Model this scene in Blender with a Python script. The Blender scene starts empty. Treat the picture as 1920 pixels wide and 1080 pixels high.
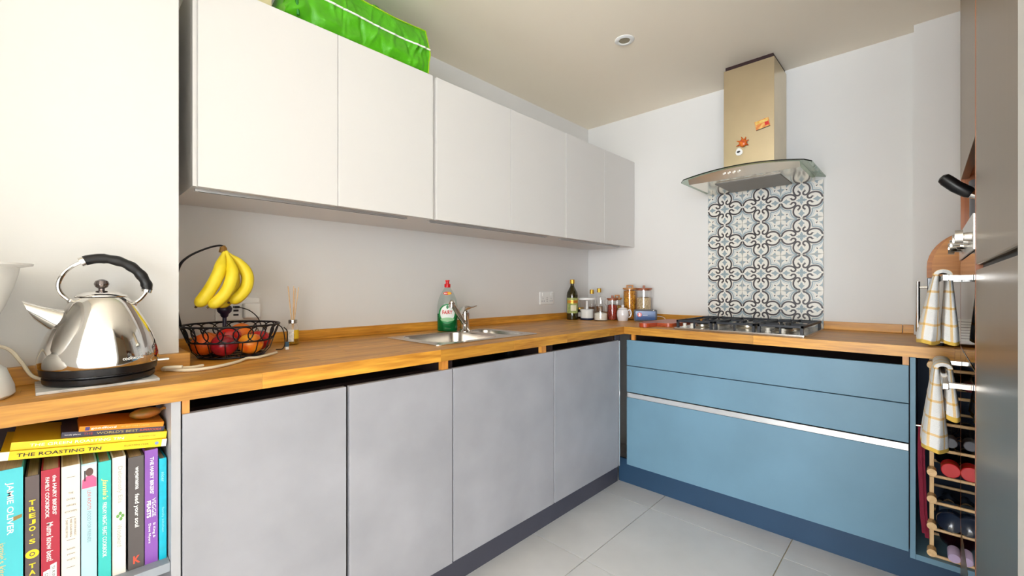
import bpy, bmesh, math, random
from mathutils import Vector, Matrix
random.seed(7)
sc = bpy.context.scene
COL = sc.collection
PI = math.pi

# ------------------------------------------------------------------ camera
cam_d = bpy.data.cameras.new('camera'); cam = bpy.data.objects.new('camera', cam_d); COL.objects.link(cam)
cam_d.sensor_width = 36.0; cam_d.lens = 36.0 * 811.5 / 1920.0; cam_d.clip_start = 0.02
cam.location = (-2.82, -1.882, 1.127)
cam.rotation_euler = (math.radians(90), 0, math.radians(43.71 - 90))
sc.camera = cam
# ------------------------------------------------------------------ world, lights, exposure
w = bpy.data.worlds.new('world'); sc.world = w; w.use_nodes = True
w.node_tree.nodes['Background'].inputs[0].default_value = (0.80, 0.90, 1.0, 1)
w.node_tree.nodes['Background'].inputs[1].default_value = 1.0

def area(name, loc, rot, sx, sy, power, col):
    l = bpy.data.lights.new(name, 'AREA'); l.shape = 'RECTANGLE'; l.size = sx; l.size_y = sy
    l.energy = power; l.color = col
    o = bpy.data.objects.new(name, l); COL.objects.link(o); o.location = loc; o.rotation_euler = rot
    return o
# daylight arriving through the two windows of the room behind the photographer
area('daylight_patio_window', (-8.54, -2.2, 1.20), (0, math.radians(-90), 0), 2.2, 2.8, 410, (0.91, 0.955, 1.0))
area('daylight_patio_window_far', (-8.54, -4.9, 1.20), (0, math.radians(-90), 0), 2.2, 2.6, 270, (0.91, 0.955, 1.0))
area('daylight_side_window', (-6.8, -6.52, 1.20), (math.radians(90), 0, 0), 2.2, 2.2, 125, (0.84, 0.92, 1.0))
sc.view_settings.view_transform = 'Standard'; sc.view_settings.look = 'None'
sc.view_settings.gamma = 1.0; sc.view_settings.use_curve_mapping = False
sc.view_settings.exposure = 0.02
sc.cycles.diffuse_bounces = 9; sc.cycles.max_bounces = 14; sc.cycles.transparent_max_bounces = 16
sc.cycles.caustics_reflective = False; sc.cycles.caustics_refractive = False
sc.cycles.sample_clamp_indirect = 4.0

# ------------------------------------------------------------------ helpers
def lin(c):
    if isinstance(c, str): c = [int(c[i:i+2], 16) for i in (0, 2, 4)]
    return tuple(((v/255)/12.92 if v/255 <= .04045 else ((v/255+.055)/1.055)**2.4) for v in c) + (1.0,)
def mul(c, k): return (min(c[0]*k, 1), min(c[1]*k, 1), min(c[2]*k, 1), 1)
MATS = {}
def M(name, col, rough=.5, metal=0, var=0, vs=8, stretch=(1, 1, 1), bump=0, bs=60, spec=.5, trans=0, coat=0,
      rand=0, emit=0, col2=None, bstretch=None, ior=1.45, sheen=0, detail=4):
    m = bpy.data.materials.new(name); m.use_nodes = True; nt = m.node_tree; N = nt.nodes; L = nt.links
    b = N['Principled BSDF']; c = lin(col)
    b.inputs['Base Color'].default_value = c; b.inputs['Roughness'].default_value = rough
    b.inputs['Metallic'].default_value = metal; b.inputs['Specular IOR Level'].default_value = spec
    b.inputs['Transmission Weight'].default_value = trans; b.inputs['Coat Weight'].default_value = coat
    b.inputs['IOR'].default_value = ior; b.inputs['Sheen Weight'].default_value = sheen
    tc = N.new('ShaderNodeTexCoord'); out = None
    def noise(scale, st, det=4):
        mp = N.new('ShaderNodeMapping'); mp.inputs['Scale'].default_value = st; L.new(tc.outputs['Object'], mp.inputs[0])
        n = N.new('ShaderNodeTexNoise'); n.inputs['Scale'].default_value = scale; n.inputs['Detail'].default_value = det
        L.new(mp.outputs[0], n.inputs['Vector']); return n
    if var or col2:
        n = noise(vs, stretch, detail); r = N.new('ShaderNodeValToRGB'); L.new(n.outputs['Fac'], r.inputs[0])
        r.color_ramp.elements[0].position = .3; r.color_ramp.elements[1].position = .7
        r.color_ramp.elements[0].color = mul(c, 1-var) if not col2 else c
        r.color_ramp.elements[1].color = mul(c, 1+var) if not col2 else lin(col2)
        out = r.outputs[0]
    if rand:
        oi = N.new('ShaderNodeObjectInfo'); mr = N.new('ShaderNodeMapRange'); L.new(oi.outputs['Random'], mr.inputs[0])
        mr.inputs[3].default_value = 1-rand; mr.inputs[4].default_value = 1+rand
        h = N.new('ShaderNodeHueSaturation'); L.new(mr.outputs[0], h.inputs['Value'])
        if out: L.new(out, h.inputs['Color'])
        else: h.inputs['Color'].default_value = c
        out = h.outputs[0]
    if out: L.new(out, b.inputs['Base Color'])
    if emit:
        b.inputs['Emission Color'].default_value = c; b.inputs['Emission Strength'].default_value = emit
    if bump:
        n = noise(bs, bstretch or stretch); bp = N.new('ShaderNodeBump'); bp.inputs['Strength'].default_value = bump
        bp.inputs['Distance'].default_value = .004; L.new(n.outputs['Fac'], bp.inputs['Height']); L.new(bp.outputs[0], b.inputs['Normal'])
    MATS[name] = m; return m
def wood(name, dark, light, axis='X', rand=.12, rough=.42, scale=1.0, coat=.12):
    m = bpy.data.materials.new(name); m.use_nodes = True; nt = m.node_tree; N = nt.nodes; L = nt.links; b = N['Principled BSDF']
    tc = N.new('ShaderNodeTexCoord'); mp = N.new('ShaderNodeMapping'); oi = N.new('ShaderNodeObjectInfo')
    s = {'X': (1.2, 16, 16), 'Y': (16, 1.2, 16), 'Z': (16, 16, 1.2)}[axis]; mp.inputs['Scale'].default_value = tuple(v*scale for v in s)
    L.new(tc.outputs['Object'], mp.inputs[0])
    mw = N.new('ShaderNodeMath'); mw.operation = 'MULTIPLY'; mw.inputs[1].default_value = 40; L.new(oi.outputs['Random'], mw.inputs[0])
    n1 = N.new('ShaderNodeTexNoise'); n1.noise_dimensions = '4D'; n1.inputs['Scale'].default_value = 2.2; n1.inputs['Detail'].default_value = 5
    n2 = N.new('ShaderNodeTexNoise'); n2.noise_dimensions = '4D'; n2.inputs['Scale'].default_value = 9; n2.inputs['Detail'].default_value = 6
    for n in (n1, n2): L.new(mp.outputs[0], n.inputs['Vector']); L.new(mw.outputs[0], n.inputs['W'])
    mx = N.new('ShaderNodeMath'); mx.operation = 'MULTIPLY_ADD'; mx.inputs[1].default_value = .45; L.new(n2.outputs['Fac'], mx.inputs[0])
    h1 = N.new('ShaderNodeMath'); h1.operation = 'MULTIPLY'; h1.inputs[1].default_value = .6; L.new(n1.outputs['Fac'], h1.inputs[0]); L.new(h1.outputs[0], mx.inputs[2])
    r = N.new('ShaderNodeValToRGB'); L.new(mx.outputs[0], r.inputs[0])
    r.color_ramp.elements[0].position = .36; r.color_ramp.elements[1].position = .66
    r.color_ramp.elements[0].color = lin(dark); r.color_ramp.elements[1].color = lin(light)
    mr = N.new('ShaderNodeMapRange'); L.new(oi.outputs['Random'], mr.inputs[0]); mr.inputs[3].default_value = 1-rand; mr.inputs[4].default_value = 1+rand
    h = N.new('ShaderNodeHueSaturation'); L.new(mr.outputs[0], h.inputs['Value']); L.new(r.outputs[0], h.inputs['Color'])
    L.new(h.outputs[0], b.inputs['Base Color']); b.inputs['Roughness'].default_value = rough; b.inputs['Coat Weight'].default_value = coat
    b.inputs['Coat Roughness'].default_value = .25
    bp = N.new('ShaderNodeBump'); bp.inputs['Strength'].default_value = .08; bp.inputs['Distance'].default_value = .002
    L.new(n2.outputs['Fac'], bp.inputs['Height']); L.new(bp.outputs[0], b.inputs['Normal'])
    return m
def thin_glass(name, tint=(255, 255, 255), refl=1.0, rough=.02):
    m = bpy.data.materials.new(name); m.use_nodes = True; nt = m.node_tree; N = nt.nodes; L = nt.links
    N.remove(N['Principled BSDF']); o = N['Material Output']
    t = N.new('ShaderNodeBsdfTransparent'); t.inputs[0].default_value = lin(tint)
    g = N.new('ShaderNodeBsdfGlossy'); g.inputs['Roughness'].default_value = rough
    f = N.new('ShaderNodeLayerWeight'); f.inputs['Blend'].default_value = .5
    pw = N.new('ShaderNodeMath'); pw.operation = 'POWER'; pw.inputs[1].default_value = 3.5; L.new(f.outputs['Facing'], pw.inputs[0])
    k = N.new('ShaderNodeMath'); k.operation = 'MULTIPLY_ADD'; k.inputs[1].default_value = .55*refl; k.inputs[2].default_value = .035*refl; L.new(pw.outputs[0], k.inputs[0])
    x = N.new('ShaderNodeMixShader'); L.new(k.outputs[0], x.inputs[0]); L.new(t.outputs[0], x.inputs[1]); L.new(g.outputs[0], x.inputs[2])
    L.new(x.outputs[0], o.inputs[0]); return m
def granular(name, c1, c2, scale, c3=None, rough=.6):
    m = bpy.data.materials.new(name); m.use_nodes = True; nt = m.node_tree; N = nt.nodes; L = nt.links; b = N['Principled BSDF']
    tc = N.new('ShaderNodeTexCoord'); v = N.new('ShaderNodeTexVoronoi'); v.inputs['Scale'].default_value = scale; L.new(tc.outputs['Object'], v.inputs['Vector'])
    sx = N.new('ShaderNodeSeparateColor'); L.new(v.outputs['Color'], sx.inputs[0])
    r = N.new('ShaderNodeValToRGB'); L.new(sx.outputs[0], r.inputs[0]); r.color_ramp.elements[0].color = lin(c1); r.color_ramp.elements[1].color = lin(c2)
    if c3: e = r.color_ramp.elements.new(.5); e.color = lin(c3)
    L.new(r.outputs[0], b.inputs['Base Color']); b.inputs['Roughness'].default_value = rough
    bp = N.new('ShaderNodeBump'); bp.invert = True; bp.inputs['Strength'].default_value = .9; bp.inputs['Distance'].default_value = .004
    L.new(v.outputs['Distance'], bp.inputs['Height']); L.new(bp.outputs[0], b.inputs['Normal']); return m
def plaid(name):
    m = bpy.data.materials.new(name); m.use_nodes = True; nt = m.node_tree; N = nt.nodes; L = nt.links; b = N['Principled BSDF']
    uv = N.new('ShaderNodeUVMap'); sp = N.new('ShaderNodeSeparateXYZ'); L.new(uv.outputs[0], sp.inputs[0])
    def lines(sock, per, wid):
        a = N.new('ShaderNodeMath'); a.operation = 'PINGPONG'; a.inputs[1].default_value = per/2; L.new(sock, a.inputs[0])
        c = N.new('ShaderNodeMath'); c.operation = 'LESS_THAN'; c.inputs[1].default_value = wid; L.new(a.outputs[0], c.inputs[0]); return c
    a = lines(sp.outputs[0], .05, .0035); c = lines(sp.outputs[1], .05, .0035)
    ad = N.new('ShaderNodeMath'); ad.operation = 'ADD'; L.new(a.outputs[0], ad.inputs[0]); L.new(c.outputs[0], ad.inputs[1])
    md = N.new('ShaderNodeMath'); md.operation = 'MULTIPLY'; md.inputs[1].default_value = .5; L.new(ad.outputs[0], md.inputs[0])
    r = N.new('ShaderNodeValToRGB'); L.new(md.outputs[0], r.inputs[0])
    r.color_ramp.elements[0].color = lin((240, 240, 240)); r.color_ramp.elements[1].color = lin((222, 176, 96))
    e = r.color_ramp.elements.new(.5); e.color = lin((238, 208, 158))
    L.new(r.outputs[0], b.inputs['Base Color']); b.inputs['Roughness'].default_value = .95
    tc = N.new('ShaderNodeTexCoord'); n = N.new('ShaderNodeTexNoise'); n.inputs['Scale'].default_value = 350; L.new(tc.outputs['Object'], n.inputs['Vector'])
    bp = N.new('ShaderNodeBump'); bp.inputs['Strength'].default_value = .6; bp.inputs['Distance'].default_value = .003
    L.new(n.outputs['Fac'], bp.inputs['Height']); L.new(bp.outputs[0], b.inputs['Normal']); return m

def B(): return bmesh.new()
def box(bm, x0, x1, y0, y1, z0, z1, bev=0, seg=2, mi=0):
    vs = [bm.verts.new(p) for p in ((x0,y0,z0),(x1,y0,z0),(x1,y1,z0),(x0,y1,z0),(x0,y0,z1),(x1,y0,z1),(x1,y1,z1),(x0,y1,z1))]
    fs = [bm.faces.new([vs[i] for i in q]) for q in ((3,2,1,0),(4,5,6,7),(0,1,5,4),(1,2,6,5),(2,3,7,6),(3,0,4,7))]
    for f in fs: f.material_index = mi
    if bev:
        es = list({e for f in fs for e in f.edges})
        bmesh.ops.bevel(bm, geom=es, offset=bev, segments=seg, affect='EDGES', profile=.5, material=mi)
    return bm
def ring_frame(d):
    d = d.normalized(); a = Vector((0, 0, 1)) if abs(d.z) < .9 else Vector((1, 0, 0))
    u = d.cross(a).normalized(); return u, d.cross(u).normalized()
def tube(bm, pts, r, seg=8, closed=False, mi=0, cap=True):
    pts = [Vector(p) for p in pts]; n = len(pts); rr = r if isinstance(r, (list, tuple)) else [r]*n
    rings = []; u = None
    for i, p in enumerate(pts):
        if closed: d = pts[(i+1) % n]-pts[i-1]
        else: d = pts[min(i+1, n-1)]-pts[max(i-1, 0)]
        d = d.normalized()
        if u is None: u, v = ring_frame(d)
        else:
            u = (u-d*u.dot(d)); u = u.normalized() if u.length > 1e-6 else ring_frame(d)[0]; v = d.cross(u)
        rings.append([bm.verts.new(p+(u*math.cos(2*PI*k/seg)+v*math.sin(2*PI*k/seg))*rr[i]) for k in range(seg)])
    m = n if closed else n-1
    for i in range(m):
        a, b = rings[i], rings[(i+1) % n]
        for k in range(seg):
            f = bm.faces.new((a[k], a[(k+1) % seg], b[(k+1) % seg], b[k])); f.material_index = mi
    if cap and not closed:
        for q in (rings[0][::-1], rings[-1]): bm.faces.new(q).material_index = mi
    return bm
def cyl(bm, p0, p1, r0, r1=None, seg=16, mi=0): return tube(bm, [p0, p1], [r0, r0 if r1 is None else r1], seg, mi=mi)
def smooth(pts, k=6, closed=False):
    P = [Vector(p) for p in pts]; n = len(P); out = []
    rng = range(n) if closed else range(n-1)
    for i in rng:
        g = (lambda j: P[j % n]) if closed else (lambda j: P[max(0, min(n-1, j))])
        a, b, c, d = g(i-1), g(i), g(i+1), g(i+2)
        for s in range(k):
            t = s/k; out.append(.5*((2*b)+(-a+c)*t+(2*a-5*b+4*c-d)*t*t+(-a+3*b-3*c+d)*t**3))
    if not closed: out.append(P[-1])
    return out
def lathe(bm, prof, seg=32, c=(0, 0, 0), sx=1, sy=1, mi=0, a0=0, a1=2*PI):
    full = abs(a1-a0-2*PI) < 1e-6; ns = seg if full else seg+1; rings = []
    for r, z in prof:
        if r < 1e-6: rings.append([bm.verts.new((c[0], c[1], c[2]+z))])
        else: rings.append([bm.verts.new((c[0]+sx*r*math.cos(a0+(a1-a0)*k/seg), c[1]+sy*r*math.sin(a0+(a1-a0)*k/seg), c[2]+z)) for k in range(ns)])
    for a, b in zip(rings, rings[1:]):
        for k in range(seg):
            k2 = (k+1) % ns
            if len(a) == 1 and len(b) == 1: continue
            if len(a) == 1: q = (a[0], b[k2], b[k])
            elif len(b) == 1: q = (a[k], a[k2], b[0])
            else: q = (a[k], a[k2], b[k2], b[k])
            bm.faces.new(q).material_index = mi
    return bm
def ball(bm, c, r, seg=16, sc=(1, 1, 1), mi=0):
    n0 = len(bm.faces); res = bmesh.ops.create_uvsphere(bm, u_segments=seg, v_segments=max(6, seg//2), radius=r)
    for v in res['verts']: v.co = Vector((v.co.x*sc[0], v.co.y*sc[1], v.co.z*sc[2]))+Vector(c)
    for f in {f for v in res['verts'] for f in v.link_faces}: f.material_index = mi
    return bm
def prism(bm, pts, ext, mi=0):
    e = Vector(ext); a = [bm.verts.new(p) for p in pts]; b = [bm.verts.new(Vector(p)+e) for p in pts]; n = len(pts)
    bm.faces.new(a[::-1]).material_index = mi; bm.faces.new(b).material_index = mi
    for i in range(n): bm.faces.new((a[i], a[(i+1) % n], b[(i+1) % n], b[i])).material_index = mi
    bmesh.ops.recalc_face_normals(bm, faces=bm.faces[:]); return bm
def rrect(w, h, r, n=5, cx=0, cy=0):
    rs = r if isinstance(r, (list, tuple)) else [r]*4; out = []
    for (sx, sy, a, q) in ((1, 1, 0, rs[0]), (-1, 1, 90, rs[1]), (-1, -1, 180, rs[2]), (1, -1, 270, rs[3])):
        for k in range(n+1):
            t = math.radians(a+90*k/n); out.append((cx+sx*(w/2-q)+q*math.cos(t), cy+sy*(h/2-q)+q*math.sin(t)))
    return out
def obj(name, bm, mats, parent=None, sm=False, world=False, label=None, kind=None, recalc=True, ang=35):
    if recalc: bmesh.ops.recalc_face_normals(bm, faces=bm.faces[:])
    me = bpy.data.meshes.new(name); bm.to_mesh(me); bm.free()
    for m in (mats if isinstance(mats, (list, tuple)) else [mats]): me.materials.append(m)
    if sm: me.shade_smooth(); me.set_sharp_from_angle(angle=math.radians(ang))
    return link(name, me, parent, world, label, kind)
def link(name, me, parent=None, world=False, label=None, kind=None):
    o = bpy.data.objects.new(name, me); COL.objects.link(o)
    if parent:
        o.parent = parent
        if world: o.location = -Vector(parent.location)
    if label: o['label'] = label
    if kind: o['kind'] = kind
    return o
def tag(o, label, cat, group=None):
    o['label'] = label; o['category'] = cat
    if group: o['group'] = group
    return o
def thing(name, label, cat, loc=(0, 0, 0), rz=0, group=None):
    o = bpy.data.objects.new(name, None); COL.objects.link(o); o.empty_display_size = .05
    o.location = loc; o.rotation_euler = (0, 0, rz); return tag(o, label, cat, group)
def struct(name, bm, m, label=None, sm=False):
    return obj(name, bm, m, sm=sm, kind='structure', label=label)
DOWN = Matrix(((0, 1, 0), (0, 0, -1), (-1, 0, 0)))          # reads downward, faces -y   (columns: text x, text y, normal)
FRONT = Matrix(((1, 0, 0), (0, 0, -1), (0, 1, 0)))          # reads to +x, faces -y
def text(s, mat, parent, pos, R=FRONT, h=None, wd=None, name='lettering', bold=0, wrap=None, world=False, shear=0, align='CENTER'):
    cu = bpy.data.curves.new('t', 'FONT'); cu.body = s; cu.align_x = align; cu.align_y = 'CENTER'; cu.size = 1; cu.offset = bold; cu.shear = shear
    cu.resolution_u = 3; cu.space_line = .85
    ob = bpy.data.objects.new('t', cu); me = bpy.data.meshes.new_from_object(ob); bpy.data.objects.remove(ob); bpy.data.curves.remove(cu)
    xs = [v.co.x for v in me.vertices]; ys = [v.co.y for v in me.vertices]
    W, H = max(xs)-min(xs), max(ys)-min(ys); cx, cy = (max(xs)+min(xs))/2, (max(ys)+min(ys))/2
    kx = wd/W if wd else None; ky = h/H if h else None
    if kx is None: kx = ky
    if ky is None: ky = kx
    for v in me.vertices:
        x, y = (v.co.x-cx)*kx, (v.co.y-cy)*ky
        if wrap:                                             # wrap = (center, radius_fn(z), angle0)
            c, rf, a0 = wrap; z = pos[2]+y; r = rf(z); a = a0+x/r
            v.co = Vector((c[0]+r*math.cos(a), c[1]+r*math.sin(a), z))
        else: v.co = R @ Vector((x, y, 0))+Vector(pos)
    me.materials.clear(); me.materials.append(mat)
    return link(name, me, parent, world)

# ------------------------------------------------------------------ materials
paint = M('wall_paint', (219, 218, 216), .75, bump=.04, bs=180, var=.012, vs=3)
ceil_paint = M('ceiling_paint', (248, 239, 222), .8, bump=.03, bs=150)
white_gloss = M('white_cabinet', (216, 214, 212), .36, var=.01, vs=2)
white_matt = M('white_plastic', (235, 235, 233), .35)
tile_floor = M('floor_tile', (220, 220, 222), .38, var=.05, vs=5, rand=.03, bump=.02, bs=120)
grout = M('floor_grout', (190, 174, 146), .9, var=.12, vs=30)
concrete = M('grey_concrete_front', (156, 156, 162), .42, var=.10, vs=4.5, detail=7, bump=.02, bs=90)
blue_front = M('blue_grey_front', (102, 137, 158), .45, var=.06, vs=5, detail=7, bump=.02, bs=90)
plinth_grey = M('plinth_charcoal', (72, 72, 84), .45, var=.08, vs=6)
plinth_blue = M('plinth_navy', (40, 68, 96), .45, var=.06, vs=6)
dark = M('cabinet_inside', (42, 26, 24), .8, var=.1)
black = M('black_plastic', (18, 17, 19), .35)
iron = M('black_iron', (30, 33, 40), .5, bump=.1, bs=300)
rubber = M('black_rubber', (22, 22, 24), .55)
oakX = wood('oak_stave_along_run', (156, 98, 28), (218, 158, 58), 'X', .16)
oakY = wood('oak_stave_across_run', (156, 98, 28), (218, 158, 58), 'Y', .16)
oakZ = wood('oak_upright', (168, 100, 36), (220, 154, 70), 'Z', .1)
beech = wood('beech', (206, 164, 110), (232, 196, 146), 'X', .06, .5)
beechZ = wood('beech_upright', (206, 164, 110), (232, 196, 146), 'Z', .06, .5)
bamboo = wood('bamboo_lid', (170, 112, 60), (206, 150, 92), 'X', .1, .5, 2)
redwood = wood('cherry_board', (138, 52, 22), (186, 86, 42), 'X', .05, .4, 1.5)
boardwood = wood('golden_board', (182, 112, 44), (222, 154, 76), 'Y', .06, .45)
chrome = M('chrome', (225, 222, 218), .07, 1)
steel = M('brushed_steel', (206, 202, 196), .24, 1, bump=.03, bs=40, bstretch=(40, 1, 40))
hood_steel = M('hood_steel', (212, 196, 164), .30, 1, var=.05, vs=6, bump=.02, bs=60, bstretch=(1, 1, 20))
fridge_steel = M('dark_fridge_steel', (142, 124, 100), .34, .9, var=.03, vs=3, stretch=(30, 30, .5), bump=.01, bs=50, bstretch=(60, 60, 1))
alu = M('aluminium', (224, 226, 228), .28, .8)
grey_panel = M('grey_panel', (150, 156, 164), .5, var=.05, vs=6)
oven_glass = M('black_oven_glass', (10, 12, 15), .03, 0, spec=1.0, coat=1, ior=1.7)
glass = thin_glass('clear_glass')
hood_glass = thin_glass('hood_canopy_glass', (214, 224, 214), 1.0)
edge_glass = M('glass_edge', (26, 28, 24), .15)
cream_t = M('tile_cream', (226, 222, 212), .3, var=.03, vs=30)
dark_t = M('tile_charcoal', (66, 60, 62), .35, var=.1, vs=60)
blue_t = M('tile_blue_grey', (146, 160, 166), .35, var=.06, vs=60)
blue_l = M('tile_pale_blue', (176, 190, 196), .35, var=.06, vs=60)
yellow = M('banana_skin', (222, 196, 22), .5, col2=(236, 214, 60), vs=18)
banana_tip = M('banana_tip', (70, 52, 20), .7)
cable_white = M('cream_cable', (222, 210, 186), .5)
towel_m = plaid('tea_towel_cloth')
hem_m = M('yellow_hem', (226, 186, 84), .95, bump=.4, bs=300)
pages = M('book_pages', (206, 186, 160), .8, var=.12, vs=3, stretch=(220, 1, 1))
white_ink = M('white_print', (240, 240, 236), .6)
black_ink = M('black_print', (40, 38, 40), .6)
red_ink = M('red_print', (204, 44, 40), .6)
yellow_ink = M('yellow_print', (236, 206, 40), .6)
gold = M('gold_foil', (206, 160, 62), .35, .6)

# ------------------------------------------------------------------ the room
ZT, ZB = .91, .869; FA, FB = .656, .625; ZC = 2.348
RX0, RY0 = -8.6, -6.6
bm = B(); box(bm, RX0, .1, RY0, .1, -.10, -.005); floor = struct('floor', bm, grout, 'pale grey floor tiles with beige joints')
xs = [-.731-.585*k for k in range(-2, 15)]; ys = [-.861-.589*k for k in range(-2, 11)]
for i in range(len(xs)-1):
    for j in range(len(ys)-1):
        x1, x0 = min(xs[i], 0), max(xs[i+1], RX0); y1, y0 = min(ys[j], 0), max(ys[j+1], RY0)
        if x1-x0 < .02 or y1-y0 < .02: continue
        bm = B(); box(bm, x0+.0022, x1-.0022, y0+.0022, y1-.0022, -.0045, 0); obj('floor_tile', bm, tile_floor, floor)
bm = B(); box(bm, RX0-.1, .1, RY0-.1, .1, ZC, ZC+.1); struct('ceiling', bm, ceil_paint)
bm = B(); box(bm, RX0, .1, 0, .1, 0, ZC); struct('wall_left', bm, paint)
bm = B(); box(bm, 0, .1, -2.75, 0, 0, ZC); struct('wall_back', bm, paint)
bm = B(); box(bm, -3.7, -2.595, -.41, -.0005, 0, ZC); struct('wall_pier_left', bm, paint)
bm = B(); box(bm, -3.56, -3.44, -1.2, -.411, 0, ZC); struct('wall_shade_added', bm, paint)  # added out of view, only to shade the left pier from the window light
bm = B(); box(bm, -.076, -.0005, -2.62, -1.842, ZT+.0005, ZC); struct('wall_pier_right', bm, paint)
bm = B(); box(bm, -2.085, 0, -2.75, -2.62, 0, ZC); box(bm, -2.085, -1.985, RY0, -1.966, 0, ZC); struct('wall_right', bm, paint)
def wall_with_window(name, along, at, a0, a1, w0, w1, z0, z1, d):
    bm = B()
    def put(u0, u1, q0, q1):
        if along == 'y': box(bm, at, at+d, u0, u1, q0, q1)
        else: box(bm, u0, u1, at, at+d, q0, q1)
    put(a0, w0, 0, ZC); put(w1, a1, 0, ZC); put(w0, w1, 0, z0); put(w0, w1, z1, ZC); struct(name, bm, paint)
wall_with_window('wall_rear', 'y', RX0-.1, RY0, .1, -6.25, -.75, .05, 2.3, .1)
wall_with_window('wall_side', 'x', RY0-.1, RX0, -1.9, -7.95, -5.65, .05, 2.3, .1)
for n, along, at, a0, a1, z0, z1 in (('window_1', 'y', RX0-.07, -6.25, -.75, .05, 2.3), ('window_2', 'x', RY0-.07, -7.95, -5.65, .05, 2.3)):
    bm = B()
    def put(u0, u1, q0, q1, mi=0, t=.05):
        if along == 'y': box(bm, at, at+t, u0, u1, q0, q1, mi=mi)
        else: box(bm, u0, u1, at, at+t, q0, q1, mi=mi)
    mid = (a0+a1)/2
    put(a0, a1, z0, z0+.06); put(a0, a1, z1-.06, z1)
    for q in (a0+.03, mid, a1-.03): put(q-.03, q+.03, z0+.06, z1-.06)
    wo = struct(n, bm, white_matt)
    for q0, q1 in ((a0+.06, mid-.03), (mid+.03, a1-.06)):
        bm = B(); put(q0, q1, z0+.06, z1-.06, t=.006); obj('pane', bm, glass, wo)
# oak upstands along the walls
bm = B(); box(bm, -2.574, -.0, -.02, -.0005, ZT, .951, .0015); struct('trim_1', bm, oakX)
bm = B(); box(bm, -3.4, -2.573, -.432, -.4105, ZT, .951, .0015); box(bm, -2.5945, -2.573, -.41, -.021, ZT, .951, .0015); struct('trim_2', bm, oakX)
bm = B(); box(bm, -.02, -.0005, -.893, -.021, ZT, .951, .0015); struct('trim_3', bm, oakY)
bm = B(); box(bm, -.02, -.0005, -1.80, -1.491, ZT, .951, .0015); box(bm, -.02, -.0005, -1.841, -1.8025, ZT, .951, .0015); struct('trim_4', bm, oakY)
bm = B(); box(bm, -3.3, -.565, -.58, -.565, 0, .136); struct('baseboard_left', bm, plinth_grey, 'charcoal plinth under the grey cabinet doors')
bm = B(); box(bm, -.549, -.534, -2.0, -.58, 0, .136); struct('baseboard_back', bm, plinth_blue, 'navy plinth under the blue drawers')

# ------------------------------------------------------------------ worktops made of staves
def staves(parent, u0, u1, v0, v1, rows, along, holes, mat):
    wv = (v1-v0)/rows
    for k in range(rows):
        a, b = v0+k*wv, v0+(k+1)*wv; u = u0; first = True
        while u < u1-1e-4:
            ln = random.uniform(.35, .75) if not first else random.uniform(.15, .7)
            e = u+ln if u+ln < u1-.12 else u1
            rects = [(u, e, a, b)]; first = False
            for (h0, h1, g0, g1) in holes:
                nr = []
                for (p, q, r, s) in rects:
                    if q <= h0 or p >= h1 or s <= g0 or r >= g1: nr.append((p, q, r, s)); continue
                    if p < h0: nr.append((p, h0, r, s))
                    if q > h1: nr.append((h1, q, r, s))
                    m0, m1 = max(p, h0), min(q, h1)
                    if r < g0: nr.append((m0, m1, r, g0))
                    if s > g1: nr.append((m0, m1, g1, s))
                rects = nr
            for (p, q, r, s) in rects:
                if q-p < .004 or s-r < .003: continue
                bm = B(); dz = random.uniform(-.00012, 0); g = .00022
                if along == 'x': box(bm, p+g, q-g, r+g, s-g, ZB, ZT+dz)
                else: box(bm, r+g, s-g, p+g, q-g, ZB, ZT+dz)
                obj('stave', bm, mat, parent, world=True)
            u = e
BIG = (-1.79, -1.46, -.52, -.235); SMALL = (-1.43, -1.285, -.50, -.235)
wa = thing('oak_worktop', 'long oiled oak worktop with the inset sink', 'worktop', (-2.0, -.33, ZB))
staves(wa, -3.4, -FB-.0003, -FA, -.0005, 16, 'x', [(-1.802, -1.27, -.532, -.20), (-3.5, -2.5945, -.4105, .1)], oakX)
wb = thing('oak_worktop', 'oiled oak worktop carrying the gas hob and glass jars', 'worktop', (-.31, -1.1, ZB))
staves(wb, -2.55, -.0005, -FB, -.0005, 15, 'y', [(-1.46, -.94, -.50, -.08)], oakY)

# ------------------------------------------------------------------ base cabinets, left run
YD = -.648; ZD0, ZD1 = .137, .836
def base_cab(label, x0, x1, doors, sink=False):
    t = thing('base_cabinet', label, 'cabinet', ((x0+x1)/2, -.33, .136))
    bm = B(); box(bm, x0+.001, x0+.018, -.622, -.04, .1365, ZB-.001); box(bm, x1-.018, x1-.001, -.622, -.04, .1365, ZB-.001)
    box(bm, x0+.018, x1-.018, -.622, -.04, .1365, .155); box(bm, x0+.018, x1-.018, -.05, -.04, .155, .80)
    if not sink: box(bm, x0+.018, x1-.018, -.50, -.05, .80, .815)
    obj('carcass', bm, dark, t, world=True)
    for (d0, d1, dy) in doors:
        bm = B(); box(bm, d0, d1, YD+dy, YD+dy+.019, ZD0, ZD1, .0012); obj('door', bm, concrete, t, world=True)
    return t
c1 = base_cab('grey two-door base cabinet beside the bookshelf', -2.6265, -1.8395, [(-2.6245, -2.2355, 0), (-2.2265, -1.8425, -.003)])
c2 = base_cab('grey single-door base cabinet under the sink', -1.8385, -1.2475, [(-1.835, -1.2505, 0)], sink=True)
c3 = base_cab('grey single-door base cabinet next to the corner', -1.2465, -.672, [(-1.243, -.675, 0)])
for c, x0, x1 in ((c1, -2.6245, -2.610), (c1, -1.882, -1.8545), (c2, -1.330, -1.300)):
    bm = B(); box(bm, x0, x1, -.642, -.6225, .80, ZB-.001); obj('stile', bm, oakZ, c, world=True, label='oak stile in the dark gap under the worktop')
bm = B(); box(bm, -.6715, -.667, -.652, -.60, ZD0, ZD1); box(bm, -.6665, -.622, -.628, -.60, ZD0, ZB-.001)
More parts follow.
